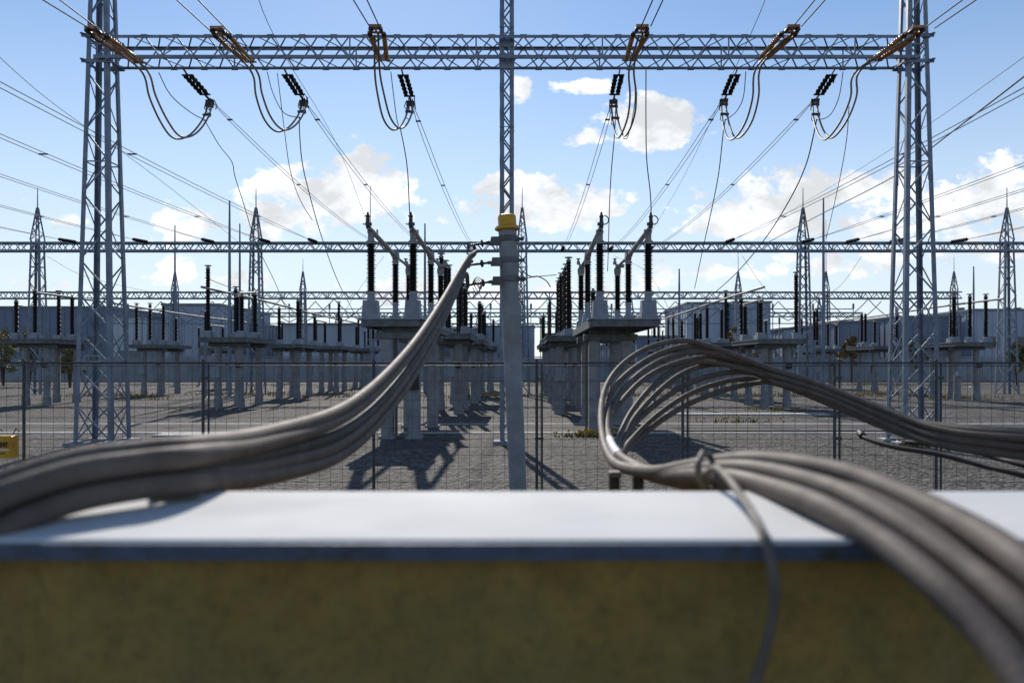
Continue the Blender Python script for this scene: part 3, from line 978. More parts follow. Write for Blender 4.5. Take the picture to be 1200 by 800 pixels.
for k, ph in enumerate(PH):
    ii, oo = P(*ph['i'], 17.2), P(*ph['o'], 15.45)
    oo.x = ii.x + (oo.x - ii.x)
    t = thing('insulator_string', ii, 'double brown porcelain insulator string in front of the beam, %s' % ORD[k], 'insulator', 'brown strings on the front gantry')
    d = (oo - ii).normalized()
    side = d.cross(V(0, 0, 1)).normalized()
    for s in (-1, 1):
        a, e = ii + side * .075 * s + d * .18, oo + side * .135 * s - d * .16
        b = MB(); b.sheds(a, e, .030, .050, .045, .05, 12)
        st = part('insulator', b, M['brown_ins'], t, smooth=45)
        b = MB(); b.lathe(a - d * .10, a, [(.03, 0), (.045, .03), (.045, .1)], 10); b.lathe(e, e + d * .10, [(.05, 0), (.05, .07), (.03, .1)], 10)
        part('end_cap', b, M['dark_metal'], st, smooth=45)
    b = MB()
    up = side.cross(d).normalized()
    b.bar(ii - side * .16 + d * .07, ii + side * .16 + d * .07, .07, .02, up); b.bar(oo - side * .17 - d * .02, oo + side * .17 - d * .02, .08, .02, up)
    b.bar(ii + d * .07, V(ii.x, GY0 + .03, GZ0 + .02), .03, .03)
    b.box(oo + d * .14 + V(0, 0, .05), (.24, .15, .05)); b.bar(oo, oo + d * .16 + V(0, 0, .04), .04, .04)
    part('yoke_plate', b, M['brown_ins'], t)
    b = MB()
    b.torus(oo - d * .12, d, .11, .012, 16, -60, 240)
    for s in (-1, 1):
        b.lathe(oo + side * .1 * s + d * .02, oo + side * .1 * s + d, [(.03, 0), (.04, .05), (.04, .16), (.02, .2)], 10)
    part('arcing_ring', b, M['dark_metal'], t, smooth=45)
    # incoming twin line passing up over the camera
    b = MB()
    for (ax_, ay_, bx_, by_) in ph['lines']:
        p = P(ax_, ay_, 15.2)
        q = P(bx_, by_, 13.9)
        dd = (q - p) / (p.y - q.y)
        b.tube([p - dd * .15, p + dd * 6, p + dd * 36], .0125, 6)
    solo('overhead_conductor', b, M['cond_dark'], P(*ph['o'], 15.2), 'twin conductor leaving the picture at the top from the %s brown string' % ORD[k], 'power line', 'incoming lines above the front gantry', smooth=50)
    # rear string
    ra, rb = P(*ph['r'][0], 18.1), P(*ph['r'][1], 19.25)
    t = thing('insulator_string', ra, 'double black insulator string hanging behind the beam, %s' % ORD[k], 'insulator', 'black strings behind the front gantry')
    d = (rb - ra).normalized(); side = d.cross(V(0, 0, 1)).normalized(); up = side.cross(d).normalized()
    for s in (-1, 1):
        b = MB(); a, e = ra + side * .068 * s + d * .20, rb + side * .068 * s - d * .08
        b.sheds(a, e, .030, .060, .044, .085, 12)
        part('insulator', b, M['black_ins'], t, smooth=45)
    b = MB()
    b.bar(ra - side * .13 + d * .17, ra + side * .13 + d * .17, .06, .02, up); b.bar(rb - side * .13 - d * .05, rb + side * .13 - d * .05, .06, .02, up)
    b.bar(V(ra.x, GY1 - .03, GZ0 + .02), ra + d * .18, .03, .03); b.bar(rb - d * .06, rb + d * .25, .04, .04)
    b.bar(ra + side * .11 + d * .25, ra + side * .11 - up * .08 + d * .4, .02, .02)
    part('yoke_plate', b, M['dark_metal'], t)
    # jumper loop: twin dark conductors with spacers, plus a clamp cluster
    cur = [P(ph['o'][0], ph['o'][1] + 3, 15.5)] + [P(x, y, d_) for (x, y), d_ in zip(ph['j'], ph['d'])] + [rb + d * .2]
    path = relax(spline(cur, 7), 2)
    t = thing('jumper_loop', path[0], 'twin dark jumper loop sagging under the beam, %s' % ORD[k], 'jumper cable', 'jumper loops under the front gantry')
    for s in (-.075, .075):
        b = MB()
        n_ = len(path)
        b.tube([p + V(s * (.45 + .55 * math.sin(math.pi * i / (n_ - 1))), abs(s) * .1, s * .25) for i, p in enumerate(path)], .0205, 8)
        part('conductor', b, M['jumper'], t, smooth=50)
    b = MB()
    for f in (.80, .86, .91, .955):
        p = path[int(f * (len(path) - 1))]
        b.box(p, (.20, .05, .05), (1, 1), random.uniform(-.3, .3))
        b.lathe(p + V(.06, -.05, -.06), p + V(.06, .3, .2), [(.02, 0), (.035, .03), (.035, .08), (.02, .11)], 8)
        b.tube([p + V(-.08, 0, -.02), p + V(-.10, .02, -.13), p + V(-.03, .03, -.17)], .01, 5)
    if k < 3:
        p = path[int(.9 * (len(path) - 1))]
        for q in range(5):
            z0 = random.uniform(.0, .25)
            b.tube([p + V(.05 * q - .1, 0, z0), p + V(.06 * q - .12 + random.uniform(-.05, .05), .02, z0 - .14), p + V(.05 * q - .08, .03, z0 - random.uniform(.2, .34))], .012, 5)
    part('clamp', b, M['dark_metal'], t, smooth=45)
    # rear twin line to the second gantry
    endp = V(rb.x * 1.0 + (rb.x - ra.x) * .3, 45.7, 8.25)
    b = MB()
    for s in (-.06, .06):
        pts = [rb.lerp(endp, f) + V(s * min(1, f * 12), 0, -.45 * 4 * f * (1 - f)) for f in [q / 16 for q in range(17)]]
        b.tube(pts, .009, 5)
    for f in (.06, .30):
        p = rb.lerp(endp, f) + V(0, 0, -.45 * 4 * f * (1 - f))
        b.box(p, (.13, .05, .035))
    solo('overhead_conductor', b, M['cond'], rb, 'twin conductor running from the %s black string back to the second gantry' % ORD[k], 'power line', 'lines between first and second gantry', smooth=50)

# droppers
DG = 'dropper wires'
DR = [
    ([(240, 141, 18.7), (246, 152, 18.75), (258, 172, 19), (272, 190, 19.5), (275, 206, 19.7), (286, 240, 20.5), (300, 285, 22), (322, 330, 25), (335, 362, 29)], 'thin dropper wire curving down from the leftmost jumper loop', .010),
    ([(325, 86, 18), (333, 150, 18.4), (340, 200, 19), (352, 235, 20), (366, 258, 21.5)], 'thin dropper wire left of the second jumper loop, reaching halfway down', .009),
    ([(351, 137, 18.7), (351, 155, 18.7), (354, 190, 19), (362, 225, 20), (376, 275, 22), (396, 330, 25), (418, 372, 29)], 'dark dropper wire curving down from the second jumper loop from left', .012),
    ([(469, 150, 18.5), (475, 180, 18.6), (478, 205, 18.6), (479, 228, 18.5), (480.5, 258, 18.4)], 'dropper wire ending on the left disconnector arm', .012),
    ([(757, 82, 17.9), (757, 150, 18.2), (758, 190, 18.4), (762, 225, 18.4), (763.5, 258, 18.4)], 'dropper wire ending on the right disconnector arm', .012),
    ([(722, 118, 19), (720, 160, 19.4), (716, 205, 20), (714, 250, 22), (713, 290, 24), (712, 318, 25)], 'dropper wire down to the rear post of the right disconnector', .012),
    ([(850, 140, 18.7), (847, 160, 18.7), (842, 205, 19.4), (833, 250, 21), (824, 290, 24), (814, 338, 29)], 'dark dropper wire curving left below the second jumper from right', .013),
    ([(957, 140, 18.7), (953, 160, 18.7), (944, 195, 19), (925, 235, 20), (895, 282, 22), (858, 325, 25), (815, 362, 29), (795, 385, 33)], 'long dark dropper wire sweeping left below the rightmost jumper loop', .014),
    ([(995, 125, 18.2), (992, 165, 19), (984, 210, 20.5), (974, 255, 23), (968, 280, 26)], 'thin dropper wire right of the rightmost jumper loop', .009),
    ([(186, 85, 18), (200, 112, 18.2), (225, 133, 18.5), (241, 141, 18.7)], 'slack bonding wire beside the leftmost jumper loop', .010),
    ([(313, 84, 18), (320, 110, 18.2), (333, 133, 18.5), (351, 138, 18.7)], 'slack bonding wire beside the second jumper loop', .010),
    ([(458, 84, 18), (461, 110, 18.2), (465, 140, 18.4), (468, 150, 18.5)], 'slack bonding wire beside the third jumper loop', .010),
    ([(743, 82, 18), (744, 120, 18.2), (736, 160, 18.5), (730, 162, 18.7)], 'slack bonding wire beside the third jumper loop from right', .009),
    ([(874, 84, 18), (871, 115, 18.2), (862, 132, 18.5), (850, 141, 18.7)], 'slack bonding wire beside the second jumper loop from right', .010),
    ([(988, 84, 18), (983, 115, 18.2), (972, 136, 18.5), (957, 141, 18.7)], 'slack bonding wire beside the rightmost jumper loop', .010),
]
for pts, lab, r in DR:
    cable([P(*q) for q in pts], lab, r=r, mat='cond_dark', group=DG, n=6, m=6, rl=2, name='dropper_wire', cat='wire')

# ------------------------------------------------------------------ disconnectors (near pair)
def insul(p0, h, r, t, lab=None, fine=True, n=14):
    b = MB()
    b.sheds(p0 + V(0, 0, .06), p0 + V(0, 0, h - .06), r * .62, r, r * .86, .052 if fine else .09, n)
    ins = part('insulator', b, M['black_ins'], t, smooth=45)
    b = MB()
    b.lathe(p0, p0 + V(0, 0, 1), [(r * 1.0, 0), (r * 1.0, .02), (r * .75, .03), (r * .75, .07)], n)
    b.lathe(p0 + V(0, 0, h - .07), p0 + V(0, 0, h + 1), [(r * .75, 0), (r * .75, .045), (r * 1.0, .05), (r * 1.0, .07)], n)
    part('flange', b, M['galv_pale'], ins, smooth=40)
    return ins


def near_unit(cols, legs, px0, px1, s, label):
    xc = (px0 + px1) / 2
    t = thing('disconnector', (xc, 20.8, 0), label, 'disconnector', 'disconnectors either side of the pole')
    y0, y1 = 18.6, 25.6
    # deck and steel frame
    b = MB()
    for x in (px0 + .05, px1 - .05):
        b.box((x, (y0 + y1) / 2, 2.73), (.012, y1 - y0 - .1, .17)); b.box((x - .03 * (1 if x > xc else -1), (y0 + y1) / 2, 2.806), (.075, y1 - y0 - .1, .012)); b.box((x - .03 * (1 if x > xc else -1), (y0 + y1) / 2, 2.648), (.075, y1 - y0 - .1, .012))
    for y in (y0, 20.2, 22.0, 23.8, y1):
        b.box((xc, y, 2.73), (px1 - px0 - .12, .014, .16)); b.box((xc, y + .035, 2.654), (px1 - px0 - .12, .07, .012))
    part('frame', b, M['beam'], t)
    b = MB()
    b.box((xc, 18.95, 2.832), (px1 - px0 + .02, .8, .036)); b.box((xc, 22.5, 2.828), (px1 - px0 - .1, 6.2, .028))
    part('deck_plate', b, M['paint'], t)
    b = MB()
    ys = sorted({l[1] for l in legs})
    for y in ys:
        lx = [l[0] for l in legs if l[1] == y]
        b.cbox(((min(lx) + max(lx)) / 2, y, 2.45), (max(lx) - min(lx) + .55, .34, .16), .02)
        for x in lx:
            b.box((x - .1, y, 2.587), (.03, .22, .115)); b.box((x + .1, y, 2.587), (.03, .22, .115))
        b.box(((min(lx) + max(lx)) / 2, y - .05, 2.59), (max(lx) - min(lx) + .2, .012, .11))
    part('cap_beam', b, M['beam'], t)
    for x, y in legs:
        b = MB(); b.cbox((x, y, 1.19), (.29, .29, 2.36), .035); b.cbox((x, y, .03), (.40, .40, .08), .02)
        part('leg', b, M['concrete'], t)
    # mechanism boxes and post insulators
    for x in cols:
        b = MB(); b.box((x, 18.9, 3.055), (.38, .40, .41), (.86, .86)); b.box((x, 18.9, 3.266), (.34, .36, .014))
        b.lathe((x, 18.9, 3.27), (x, 18.9, 4), [(.10, 0), (.09, .1), (.085, .15)], 14)
        bx = part('mechanism_box', b, M['paint'], t)
        b = MB(); b.box((x, 18.9 - .193, 3.05), (.22, .008, .26)); b.box((x + .07, 18.9 - .2, 3.05), (.02, .012, .05))
        part('box_door', b, M['paint'], bx)
        b = MB(); b.box((x, 22.5, 2.99), (.34, .34, .28), (.8, .8)); b.box((x + .16, 22.32, 2.96), (.16, .1, .18)); b.lathe((x, 22.5, 3.13), (x, 22.5, 4), [(.10, 0), (.08, .08), (.08, .3)], 12)
        part('pedestal', b, M['paint'], t, smooth=30)
        b = MB(); b.box((x, 25.1, 2.98), (.30, .30, .26), (.85, .85)); b.lathe((x, 25.1, 3.11), (x, 25.1, 4), [(.09, 0), (.08, .08), (.08, .28)], 12)
        part('pedestal', b, M['paint'], t, smooth=30)
        insul(V(x, 18.9, 3.42), 1.27, .112, t)
        insul(V(x, 22.5, 3.43), 1.22, .112, t)
        insul(V(x, 25.1, 3.39), 1.22, .112, t)
        # current arm from the middle post over the front post
        b = MB()
        a0, a1 = V(x, 22.55, 4.80), V(x, 18.55, 4.96)
        b.tube([a0, a0.lerp(a1, .5), a1], [.062, .062, .056], 14)
        b.tube([a0 + V(0, .1, -.02), a0 + V(0, -.35, .012)], .085, 14)
        b.lathe((x, 18.9, 4.69), (x, 18.9, 6), [(.085, 0), (.075, .05), (.075, .16), (.09, .2), (.09, .26)], 14)
        b.lathe((x, 22.5, 4.65), (x, 22.5, 6), [(.09, 0), (.08, .06), (.08, .2)], 14)
        b.box((x, 22.6, 4.83), (.17, .34, .22), (.8, .8)); b.box((x + .08 * s, 19.4, 4.95), (.05, .3, .05))
        b.torus((x + .02, 19.6, 5.0), (1, 0, 0), .08, .012, 14)
        arm = part('contact_arm', b, M['alu'], t, smooth=40)
        b = MB()
        tip = a1
        b.tube([tip, tip + V(0, -.06, .12), tip + V(0, -.04, .24)], [.05, .045, .04], 10)
        b.lathe(tip + V(0, -.04, .22), tip + V(0, -.04, 2), [(.05, 0), (.055, .03), (.03, .06), (.02, .12)], 10)
        b.torus(tip + V(.07 * s, -.02, .16), (0, 1, 0), .10, .014, 14, -90, 120)
        b.box(tip + V(-.02 * s, -.05, .06), (.14, .08, .07))
        part('line_terminal', b, M['dark_metal'], arm, smooth=40)
        # tail contact on the rear post
        b = MB()
        b.lathe((x, 25.1, 4.61), (x, 25.1, 6), [(.09, 0), (.11, .04), (.11, .16), (.07, .2), (.05, .27)], 12)
        b.tube([V(x, 25.1, 4.78), V(x, 24.2, 4.82), V(x, 22.7, 4.80)], .04, 10)
        b.box((x + .06, 25.0, 4.84), (.26, .2, .10)); b.box((x - .08, 25.15, 4.95), (.1, .12, .1))
        b.lathe((x - .09, 25.05, 4.9), (x - .09, 25.05, 6), [(.03, 0), (.03, .14), (.06, .15), (.06, .18)], 8)
        part('fixed_contact', b, M['alu'], t, smooth=40)
    b = MB(); xo = px1 - .12 if s > 0 else px0 + .12
    b.tube([V(legs[0][0] - .2 * s, legs[0][1] + .02, .05), V(legs[0][0] - .2 * s, legs[0][1] + .02, 2.4)], .035, 8)
    b.tube([V(legs[2][0] + .24, legs[2][1], 0), V(legs[2][0] + .22, legs[2][1], .9), V(legs[2][0] + .19, legs[2][1] + .02, 2.3)], .05, 10)
    part('conduit', b, M['strap'], t, smooth=40)
    b = MB(); x, y = legs[1][:2]
    b.cbox((x + .02, y - .26, 1.35), (.26, .2, .36), .02); b.lathe((x - .24, y - .12, 1.7), (x - .24, y - .5, 1.7), [(.05, 0), (.10, .02), (.10, .12), (.05, .15)], 12)
    part('drive_box', b, M['rubber'] if s < 0 else M['paint'], t, smooth=30)
    return t


near_unit([-2.63, -3.63], [(-3.25, 19.0), (-2.62, 19.0), (-3.2, 22.2), (-2.55, 22.2)], -3.86, -2.36, -1,
          'grey disconnector with black insulators left of the pole, partly behind the rising cables')
near_unit([1.80, 2.95], [(1.80, 20.4), (2.62, 20.4), (1.85, 23.6), (2.7, 23.6)], 1.52, 3.2, 1,
          'grey disconnector with black insulators right of the pole, above the looping cables')

# ------------------------------------------------------------------ insulator platforms further back
def far_unit(loc, label, group, heights, variant):
    """raised platform; local frame: front edge at y=loc.y, centred in x"""
    x0, y0, _ = loc
    t = thing('insulator_platform', loc, label, 'insulator platform', group)
    b = MB()
    b.box((x0, y0 + 1.9, 2.79), (1.9, 3.9, .05))
    for sx in (-.9, .9):
        b.box((x0 + sx, y0 + 1.9, 2.69), (.05, 3.9, .15))
    for y in (.0, 1.3, 2.6, 3.8):
        b.box((x0, y0 + y, 2.69), (1.75, .05, .15))
    b.cbox((x0, y0 + .75, 2.53), (1.6, .3, .16), .02); b.cbox((x0, y0 + 3.0, 2.53), (1.6, .3, .16), .02)
    part('platform', b, M['beam'], t)
    for sx, y in ((-.45, .75), (.45, .75), (-.45, 3.0), (.45, 3.0)):
        b = MB()
        b.lathe((x0 + sx, y0 + y, 0), (x0 + sx, y0 + y, 3), [(.19, 0), (.18, .35), (.15, .42), (.145, 2.45)], 8)
        part('leg', b, M['concrete'], t)
    tops = []
    for (sx, y, h) in heights:
        b = MB(); b.box((x0 + sx, y0 + y, 2.95), (.36, .36, .26), (.85, .85)); b.box((x0 + sx + .2, y0 + y, 2.92), (.12, .2, .18))
        part('base_box', b, M['paint'], t)
        p0 = V(x0 + sx, y0 + y, 3.08)
        b = MB(); b.sheds(p0, p0 + V(0, 0, h), .068, .105, .095, .10, 10)
        part('insulator', b, M['black_ins'], t, smooth=45)
        tops.append(p0 + V(0, 0, h))
    b = MB()
    for p in tops:
        b.lathe(p, p + V(0, 0, 1), [(.09, 0), (.09, .05), (.05, .08), (.05, .14)], 8)
    groups = {}
    for p in tops:
        groups.setdefault(round(p.x, 2), []).append(p)
    for ps in groups.values():
        ps.sort(key=lambda p: p.y)
        lo = [p for p in ps if p.z < 4.9]
        for a, c in zip(lo, lo[1:]):
            b.tube([a + V(0, -.3, .12), c + V(0, .3, .12)], .045, 8)
        for p in ps:
            if p.z > 4.9:
                b.torus(p + V(0, 0, .14), (0, 0, 1), .12, .02, 12)
                if lo:
                    b.tube(spline([p + V(0, 0, .12), p.lerp(lo[0], .5) + V(0, 0, .0), lo[0] + V(0, 0, .14)], 5), .018, 5)
    part('bus_tube', b, M['alu'], t, smooth=40)
    b = MB()
    b.cbox((x0 - .45, y0 + .5, 1.45), (.34, .22, .5), .02)
    part('control_box', b, M['paint'], t)
    b = MB(); b.lathe((x0 + .45, y0 + .56, 1.72), (x0 + .45, y0 - .5, 1.72), [(.07, 0), (.12, .03), (.12, .14), (.06, .18)], 12)
    part('horn', b, M['rubber'], t, smooth=40)
    return t


VAR = [[(-.7, .35, 2.45), (-.1, 1.9, 1.45), (.65, .35, 1.35), (.65, 1.9, 1.55), (-.7, 3.4, 1.9)],
       [(-.65, .4, 1.3), (.15, .4, 1.75), (.7, 2.2, 1.6), (-.6, 3.4, 1.9)],
       [(-.15, .5, 2.4), (-.15, 2.0, 2.35), (-.15, 3.4, 2.35), (.7, .5, 1.3)],
       [(-.75, .5, 1.9), (0, .5, 1.9), (.75, .5, 1.9), (.4, 2.9, 1.3)],
       [(.7, .4, 2.3), (-.7, .4, 1.2), (-.7, 2.6, 1.2), (.1, 3.4, 1.6)]]
ROWS = [
    (-20.9, [33.4, 44.0, 54.5], 'left of the left lattice tower', (1, 3, 4)),
    (-11.9, [31.4, 39.3, 48.0, 57.0], 'just right of the left lattice tower', (0, 1, 4, 3)),
    (-2.75, [27.4, 34.5, 42.0, 50.0], 'left of the centre pole', (2, 2, 0, 2)),
    (1.75, [27.2, 34.0, 41.5, 49.5], 'right of the centre pole', (2, 2, 4, 2)),
    (10.1, [31.0, 39.0, 47.5, 57.0], 'just left of the right lattice tower', (4, 0, 1, 3)),
    (21.0, [37.0, 46.0, 55.0], 'right of the right lattice tower', (3, 1, 0)),
]
NTH = ['first', 'second', 'third', 'fourth']
proto = {}
for x, ds, where, vs_row in ROWS:
    for i, (d, var) in enumerate(zip(ds, vs_row)):
        lab = '%s insulator platform from the fence, row %s' % (NTH[i], where)
        grp = 'insulator platforms %s' % where
        if var not in proto:
            proto[var] = far_unit((x, d, 0), lab, grp, VAR[var], var)
        else:
            o = copy_tree(proto[var])
            o.location = (x + random.uniform(-.12, .12), d, 0)
            if i % 2 and var != 2:                                # turned end for end
                o.rotation_euler.z = math.pi
                o.location.y = d + 3.8
            o.scale.z = random.uniform(.97, 1.03)
            tag(o, lab, None, grp)

# slim bus supports between the rows
def bus_support(loc, label, h):
    x, y, _ = loc
    t = thing('bus_support', loc, label, 'bus support', 'slim bus supports')
    b = MB(); b.lathe((x, y, 0), (x, y, 9), [(.16, 0), (.16, .03), (.075, .06), (.07, h)], 8); b.box((x, y, h), (.5, .12, .06))
    part('post', b, M['galv_far'], t, smooth=40)
    b = MB(); b.sheds(V(x, y, h + .04), V(x, y, h + 1.5), .055, .09, .08, .1, 8)
    part('insulator', b, M['black_ins'], t, smooth=45)
    b = MB(); b.tube([V(x, y - .5, h + 1.56), V(x, y + .5, h + 1.56)], .04, 6)
    part('bus_clamp', b, M['alu'], t, smooth=45)
    return t


BS = [(-16.4, 41, 'left of the second gantry tower'), (-15.8, 52, 'between the two left platform rows'), (-7.2, 38, 'left of the near disconnector'), (-7.0, 46, 'behind the left disconnector'),
      (-6.6, 55, 'far behind the left disconnector'), (-5.4, 62, 'deep in the yard left of the pole'), (5.9, 36, 'behind the looping cables'), (6.2, 45, 'right of the right disconnector'),
      (5.6, 54, 'far behind the right disconnector'), (14.6, 40, 'beside the right lattice tower'), (15.2, 50, 'behind the right lattice tower'), (17.0, 61, 'far right before the halls'),
      (-24.5, 60, 'far left before the halls'), (-13.2, 66, 'in front of the left hall'), (11.5, 66, 'in front of the right hall'), (4.6, 66, 'deep in the yard right of the pole')]
bp = None
for x, y, where in BS:
    lab = 'slim post with one black insulator %s' % where
    if bp is None:
        bp = bus_support((x, y, 0), lab, 2.9)
    else:
        o = copy_tree(bp); o.location = (x, y, 0); o['label'] = lab

# tubular busbars running into the distance
for (x, z, y0, y1, lab) in ((-12.55, 4.75, 31, 61, 'long tube busbar over the row right of the left tower'), (9.35, 4.75, 31, 61, 'long tube busbar over the row left of the right tower'),
                            (-20.2, 4.7, 33, 58, 'long tube busbar over the leftmost row'), (21.7, 4.7, 36, 59, 'long tube busbar over the rightmost row')):
    b = MB(); b.tube([V(x, y0 + (y1 - y0) * q / 8, z + .03 * math.sin(q)) for q in range(9)], .05, 8)
    solo('busbar', b, M['alu'], (x, y0, z), lab, 'busbar', 'tube busbars', smooth=50)

# ------------------------------------------------------------------ further gantries
def far_gantry(y, label, towers, x0, x1, zt, zb, half, rods, panel, chord, lace, tw_leg):
    t = thing('gantry', (0, y, 0), label, 'gantry', 'gantries behind the front one')
    for x, rod in zip(towers, rods):
        lattice_tower(t, x, y, .0, zt + .1, lambda z: .46 - .022 * z, leg=tw_leg, lt=.02, br=tw_leg * .55, panel=1.0, mat='galv_far', split=False, peak=(zt + 2.0, rod))
    lattice_beam(t, x0, x1, y - half, y + half, zb, zt, panel, chord, .02, lace, mat='galv_far', split=False)
    return t


px_at = lambda px, d: (px - CX) / F * d
far_gantry(46, 'long lattice gantry with spiked towers behind the disconnectors, second from the front', [px_at(p, 46) for p in (-215, 44, 300, 612, 941, 1180, 1440)], px_at(-330, 46), px_at(1560, 46), 8.75, 8.2, .32,
           [11.9] * 7, .8, .10, .055, .11)
far_gantry(79, 'third lattice gantry back, thin above the roofs of the halls', [px_at(p, 79) for p in (-100, 205, 355, 612, 865, 968, 1118)], px_at(-240, 79), px_at(1125, 79), 8.85, 8.1, .4,
           [13.0, 13.0, 12.1, 12, 13.8, 16, 12.3], 1.1, .13, .08, .13)
far_gantry(112, 'fourth lattice gantry back, faint near the horizon', [px_at(p, 112) for p in (300, 612, 740, 960)], px_at(290, 112), px_at(1010, 112), 8.9, 8.2, .4, [11.5] * 4, 1.6, .15, .10, .14)
far_gantry(140, 'rearmost lattice gantry, lowest above the horizon', [px_at(p, 140) for p in (395, 560, 700, 890)], px_at(380, 140), px_at(900, 140), 8.7, 8.0, .4, [10.5] * 4, 2.0, .16, .11, .14)

# tension strings and lines of the outer bays
OUT = [(-11.9, 'first', 'left'), (-14.6, 'second', 'left'), (-17.8, 'third', 'left'), (-21.6, 'fourth', 'left'), (-25.7, 'fifth', 'left'),
       (11.6, 'first', 'right'), (16.0, 'second', 'right'), (18.5, 'third', 'right'), (21.0, 'fourth', 'right'), (24.5, 'fifth', 'right')]
for x, nth, side_ in OUT:
    a, e = V(x, -8, 8.7), V(x * 1.0, 43.9, 8.62)
    sag = .55
    b = MB()
    for s in (-.13, .13):
        b.tube([a.lerp(e, q / 20) + V(s * min(1, (20 - q) / 2), 0, -sag * 4 * (q / 20) * (1 - q / 20)) for q in range(21)], .0125, 5)
    for f in (.62, .84):
        b.box(a.lerp(e, f) + V(0, 0, -sag * 4 * f * (1 - f)), (.28, .05, .04))
    solo('overhead_conductor', b, M['cond'], e, 'twin overhead line on the %s, %s one out from the front gantry tower' % (side_, nth), 'power line', 'lines of the outer bays', smooth=50)
    b = MB(); b.sheds(V(x, 45.6, 8.72), V(x, 44.0, 8.62), .05, .10, .09, .10, 8)
    b.bar(V(x, 45.72, 8.74), V(x, 43.9, 8.61), .05, .05)
    solo('insulator_string', b, M['black_ins'], V(x, 45.6, 8.72), 'black string on the second gantry ending the %s line on the %s' % (nth, side_), 'insulator', 'strings on the second gantry', smooth=45)
for k, ph in enumerate(PH):
    xr = P(*ph['r'][1], 19.25).x + (P(*ph['r'][1], 19.25).x - P(*ph['r'][0], 18.1).x) * .3
    b = MB(); b.sheds(V(xr, 45.66, 8.25), V(xr, 44.3, 8.22), .05, .10, .09, .10, 8)
    solo('insulator_string', b, M['black_ins'], V(xr, 45.6, 8.25), 'black string on the second gantry ending the line from the %s black string' % ORD[k], 'insulator', 'strings on the second gantry', smooth=45)
# thin shield wires and sagging cross wires
SW = [([(-40, 30, 16), (60, 120, 20), (180, 205, 26), (300, 300, 45)], 'faint shield wire high on the left, steeper than the twin lines', .008),
      ([(1260, 40, 16), (1200, 90, 18), (1093, 172, 24), (1046, 208, 30), (960, 252, 38), (900, 284, 46)], 'single thick line sagging from the upper right edge to the second gantry', .020),
      ([(1240, 38, 17), (1090, 145, 22), (980, 215, 30), (900, 262, 40)], 'faint wire above the thick line at upper right', .007),
      ([(296, -20, 14), (330, 60, 17), (400, 180, 30), (440, 290, 46)], 'faint shield wire falling past the second jumper loop', .007),
      ([(897, -10, 14), (880, 40, 17), (800, 210, 34), (755, 285, 46)], 'faint shield wire falling past the second jumper loop from right', .007),
      ([(720, 300, 44), (760, 320, 40), (795, 385, 34)], 'slack wire below the second gantry right of the pole', .010),
      ([(450, 300, 45), (420, 340, 40), (395, 380, 36)], 'slack wire below the second gantry left of the pole', .010),
      ([(240, 325, 31.8), (265, 335, 34), (300, 345, 38), (345, 350, 44)], 'slack wire from the tall insulator right of the left lattice tower', .014),
      ([(55, 300, 45), (90, 320, 45), (130, 332, 45), (190, 345, 46)], 'slack wire hanging under the second gantry at far left', .010),
      ([(1010, 300, 45), (985, 335, 44), (960, 350, 44), (940, 372, 43)], 'slack wire hanging under the second gantry near the right tower', .010),
      ([(870, 300, 45), (890, 330, 44), (905, 345, 44), (940, 352, 43)], 'slack wire hanging under the second gantry left of the right tower', .010)]
for pts, lab, r in SW:
    cable([P(*q) for q in pts], lab, r=r, mat='cond', group='slack and shield wires', n=6, m=6, rl=2, name='overhead_wire', cat='wire')
# diamond pattern of crossing dropper wires below the third gantry
for row, (y, sgn, lab) in enumerate(((77.5, 1, 'zigzag row of droppers below the third gantry, nearer of two'), (80.5, -1, 'zigzag row of droppers below the third gantry, farther of two'))):
    b = MB()
    x = px_at(150, 79); s = sgn
    step = 2.6
    while x < px_at(1040, 79):
        za, zb = (8.0, 5.9) if s > 0 else (5.9, 8.0)
        b.tube([V(x + step * q / 5, y, za + (zb - za) * (q / 5) - .22 * 4 * (q / 5) * (1 - q / 5)) for q in range(6)], .045, 5)
        x += step; s = -s
    solo('zigzag_droppers', b, M['galv_far'], (0, y, 8), lab, 'wires', 'zigzag droppers', smooth=50)
# high horizontal busbars in the back
for i, (py, d, xa, xb, lab) in enumerate(((362, 92, 150, 1000, 'upper thin cross tube in the rear yard'), (379, 88, 120, 960, 'lower thin cross tube in the rear yard'))):
    b = MB(); A, B_ = P(xa, py, d), P(xb, py, d)
    b.tube([A, B_], .06, 6)
    k = 18
    for q in range(k + 1):
        p = A.lerp(B_, q / k)
        b.tube([V(p.x, p.y, 0), p], .05, 6)
        b.lathe(p, p + V(0, 0, 1), [(.12, 0), (.12, .6), (.05, .65)], 6)
    solo('cross_busbar', b, M['galv_far'], V(0, d, 0), lab + ' on thin stilts', 'busbar', 'cross tubes in the rear yard', smooth=50)

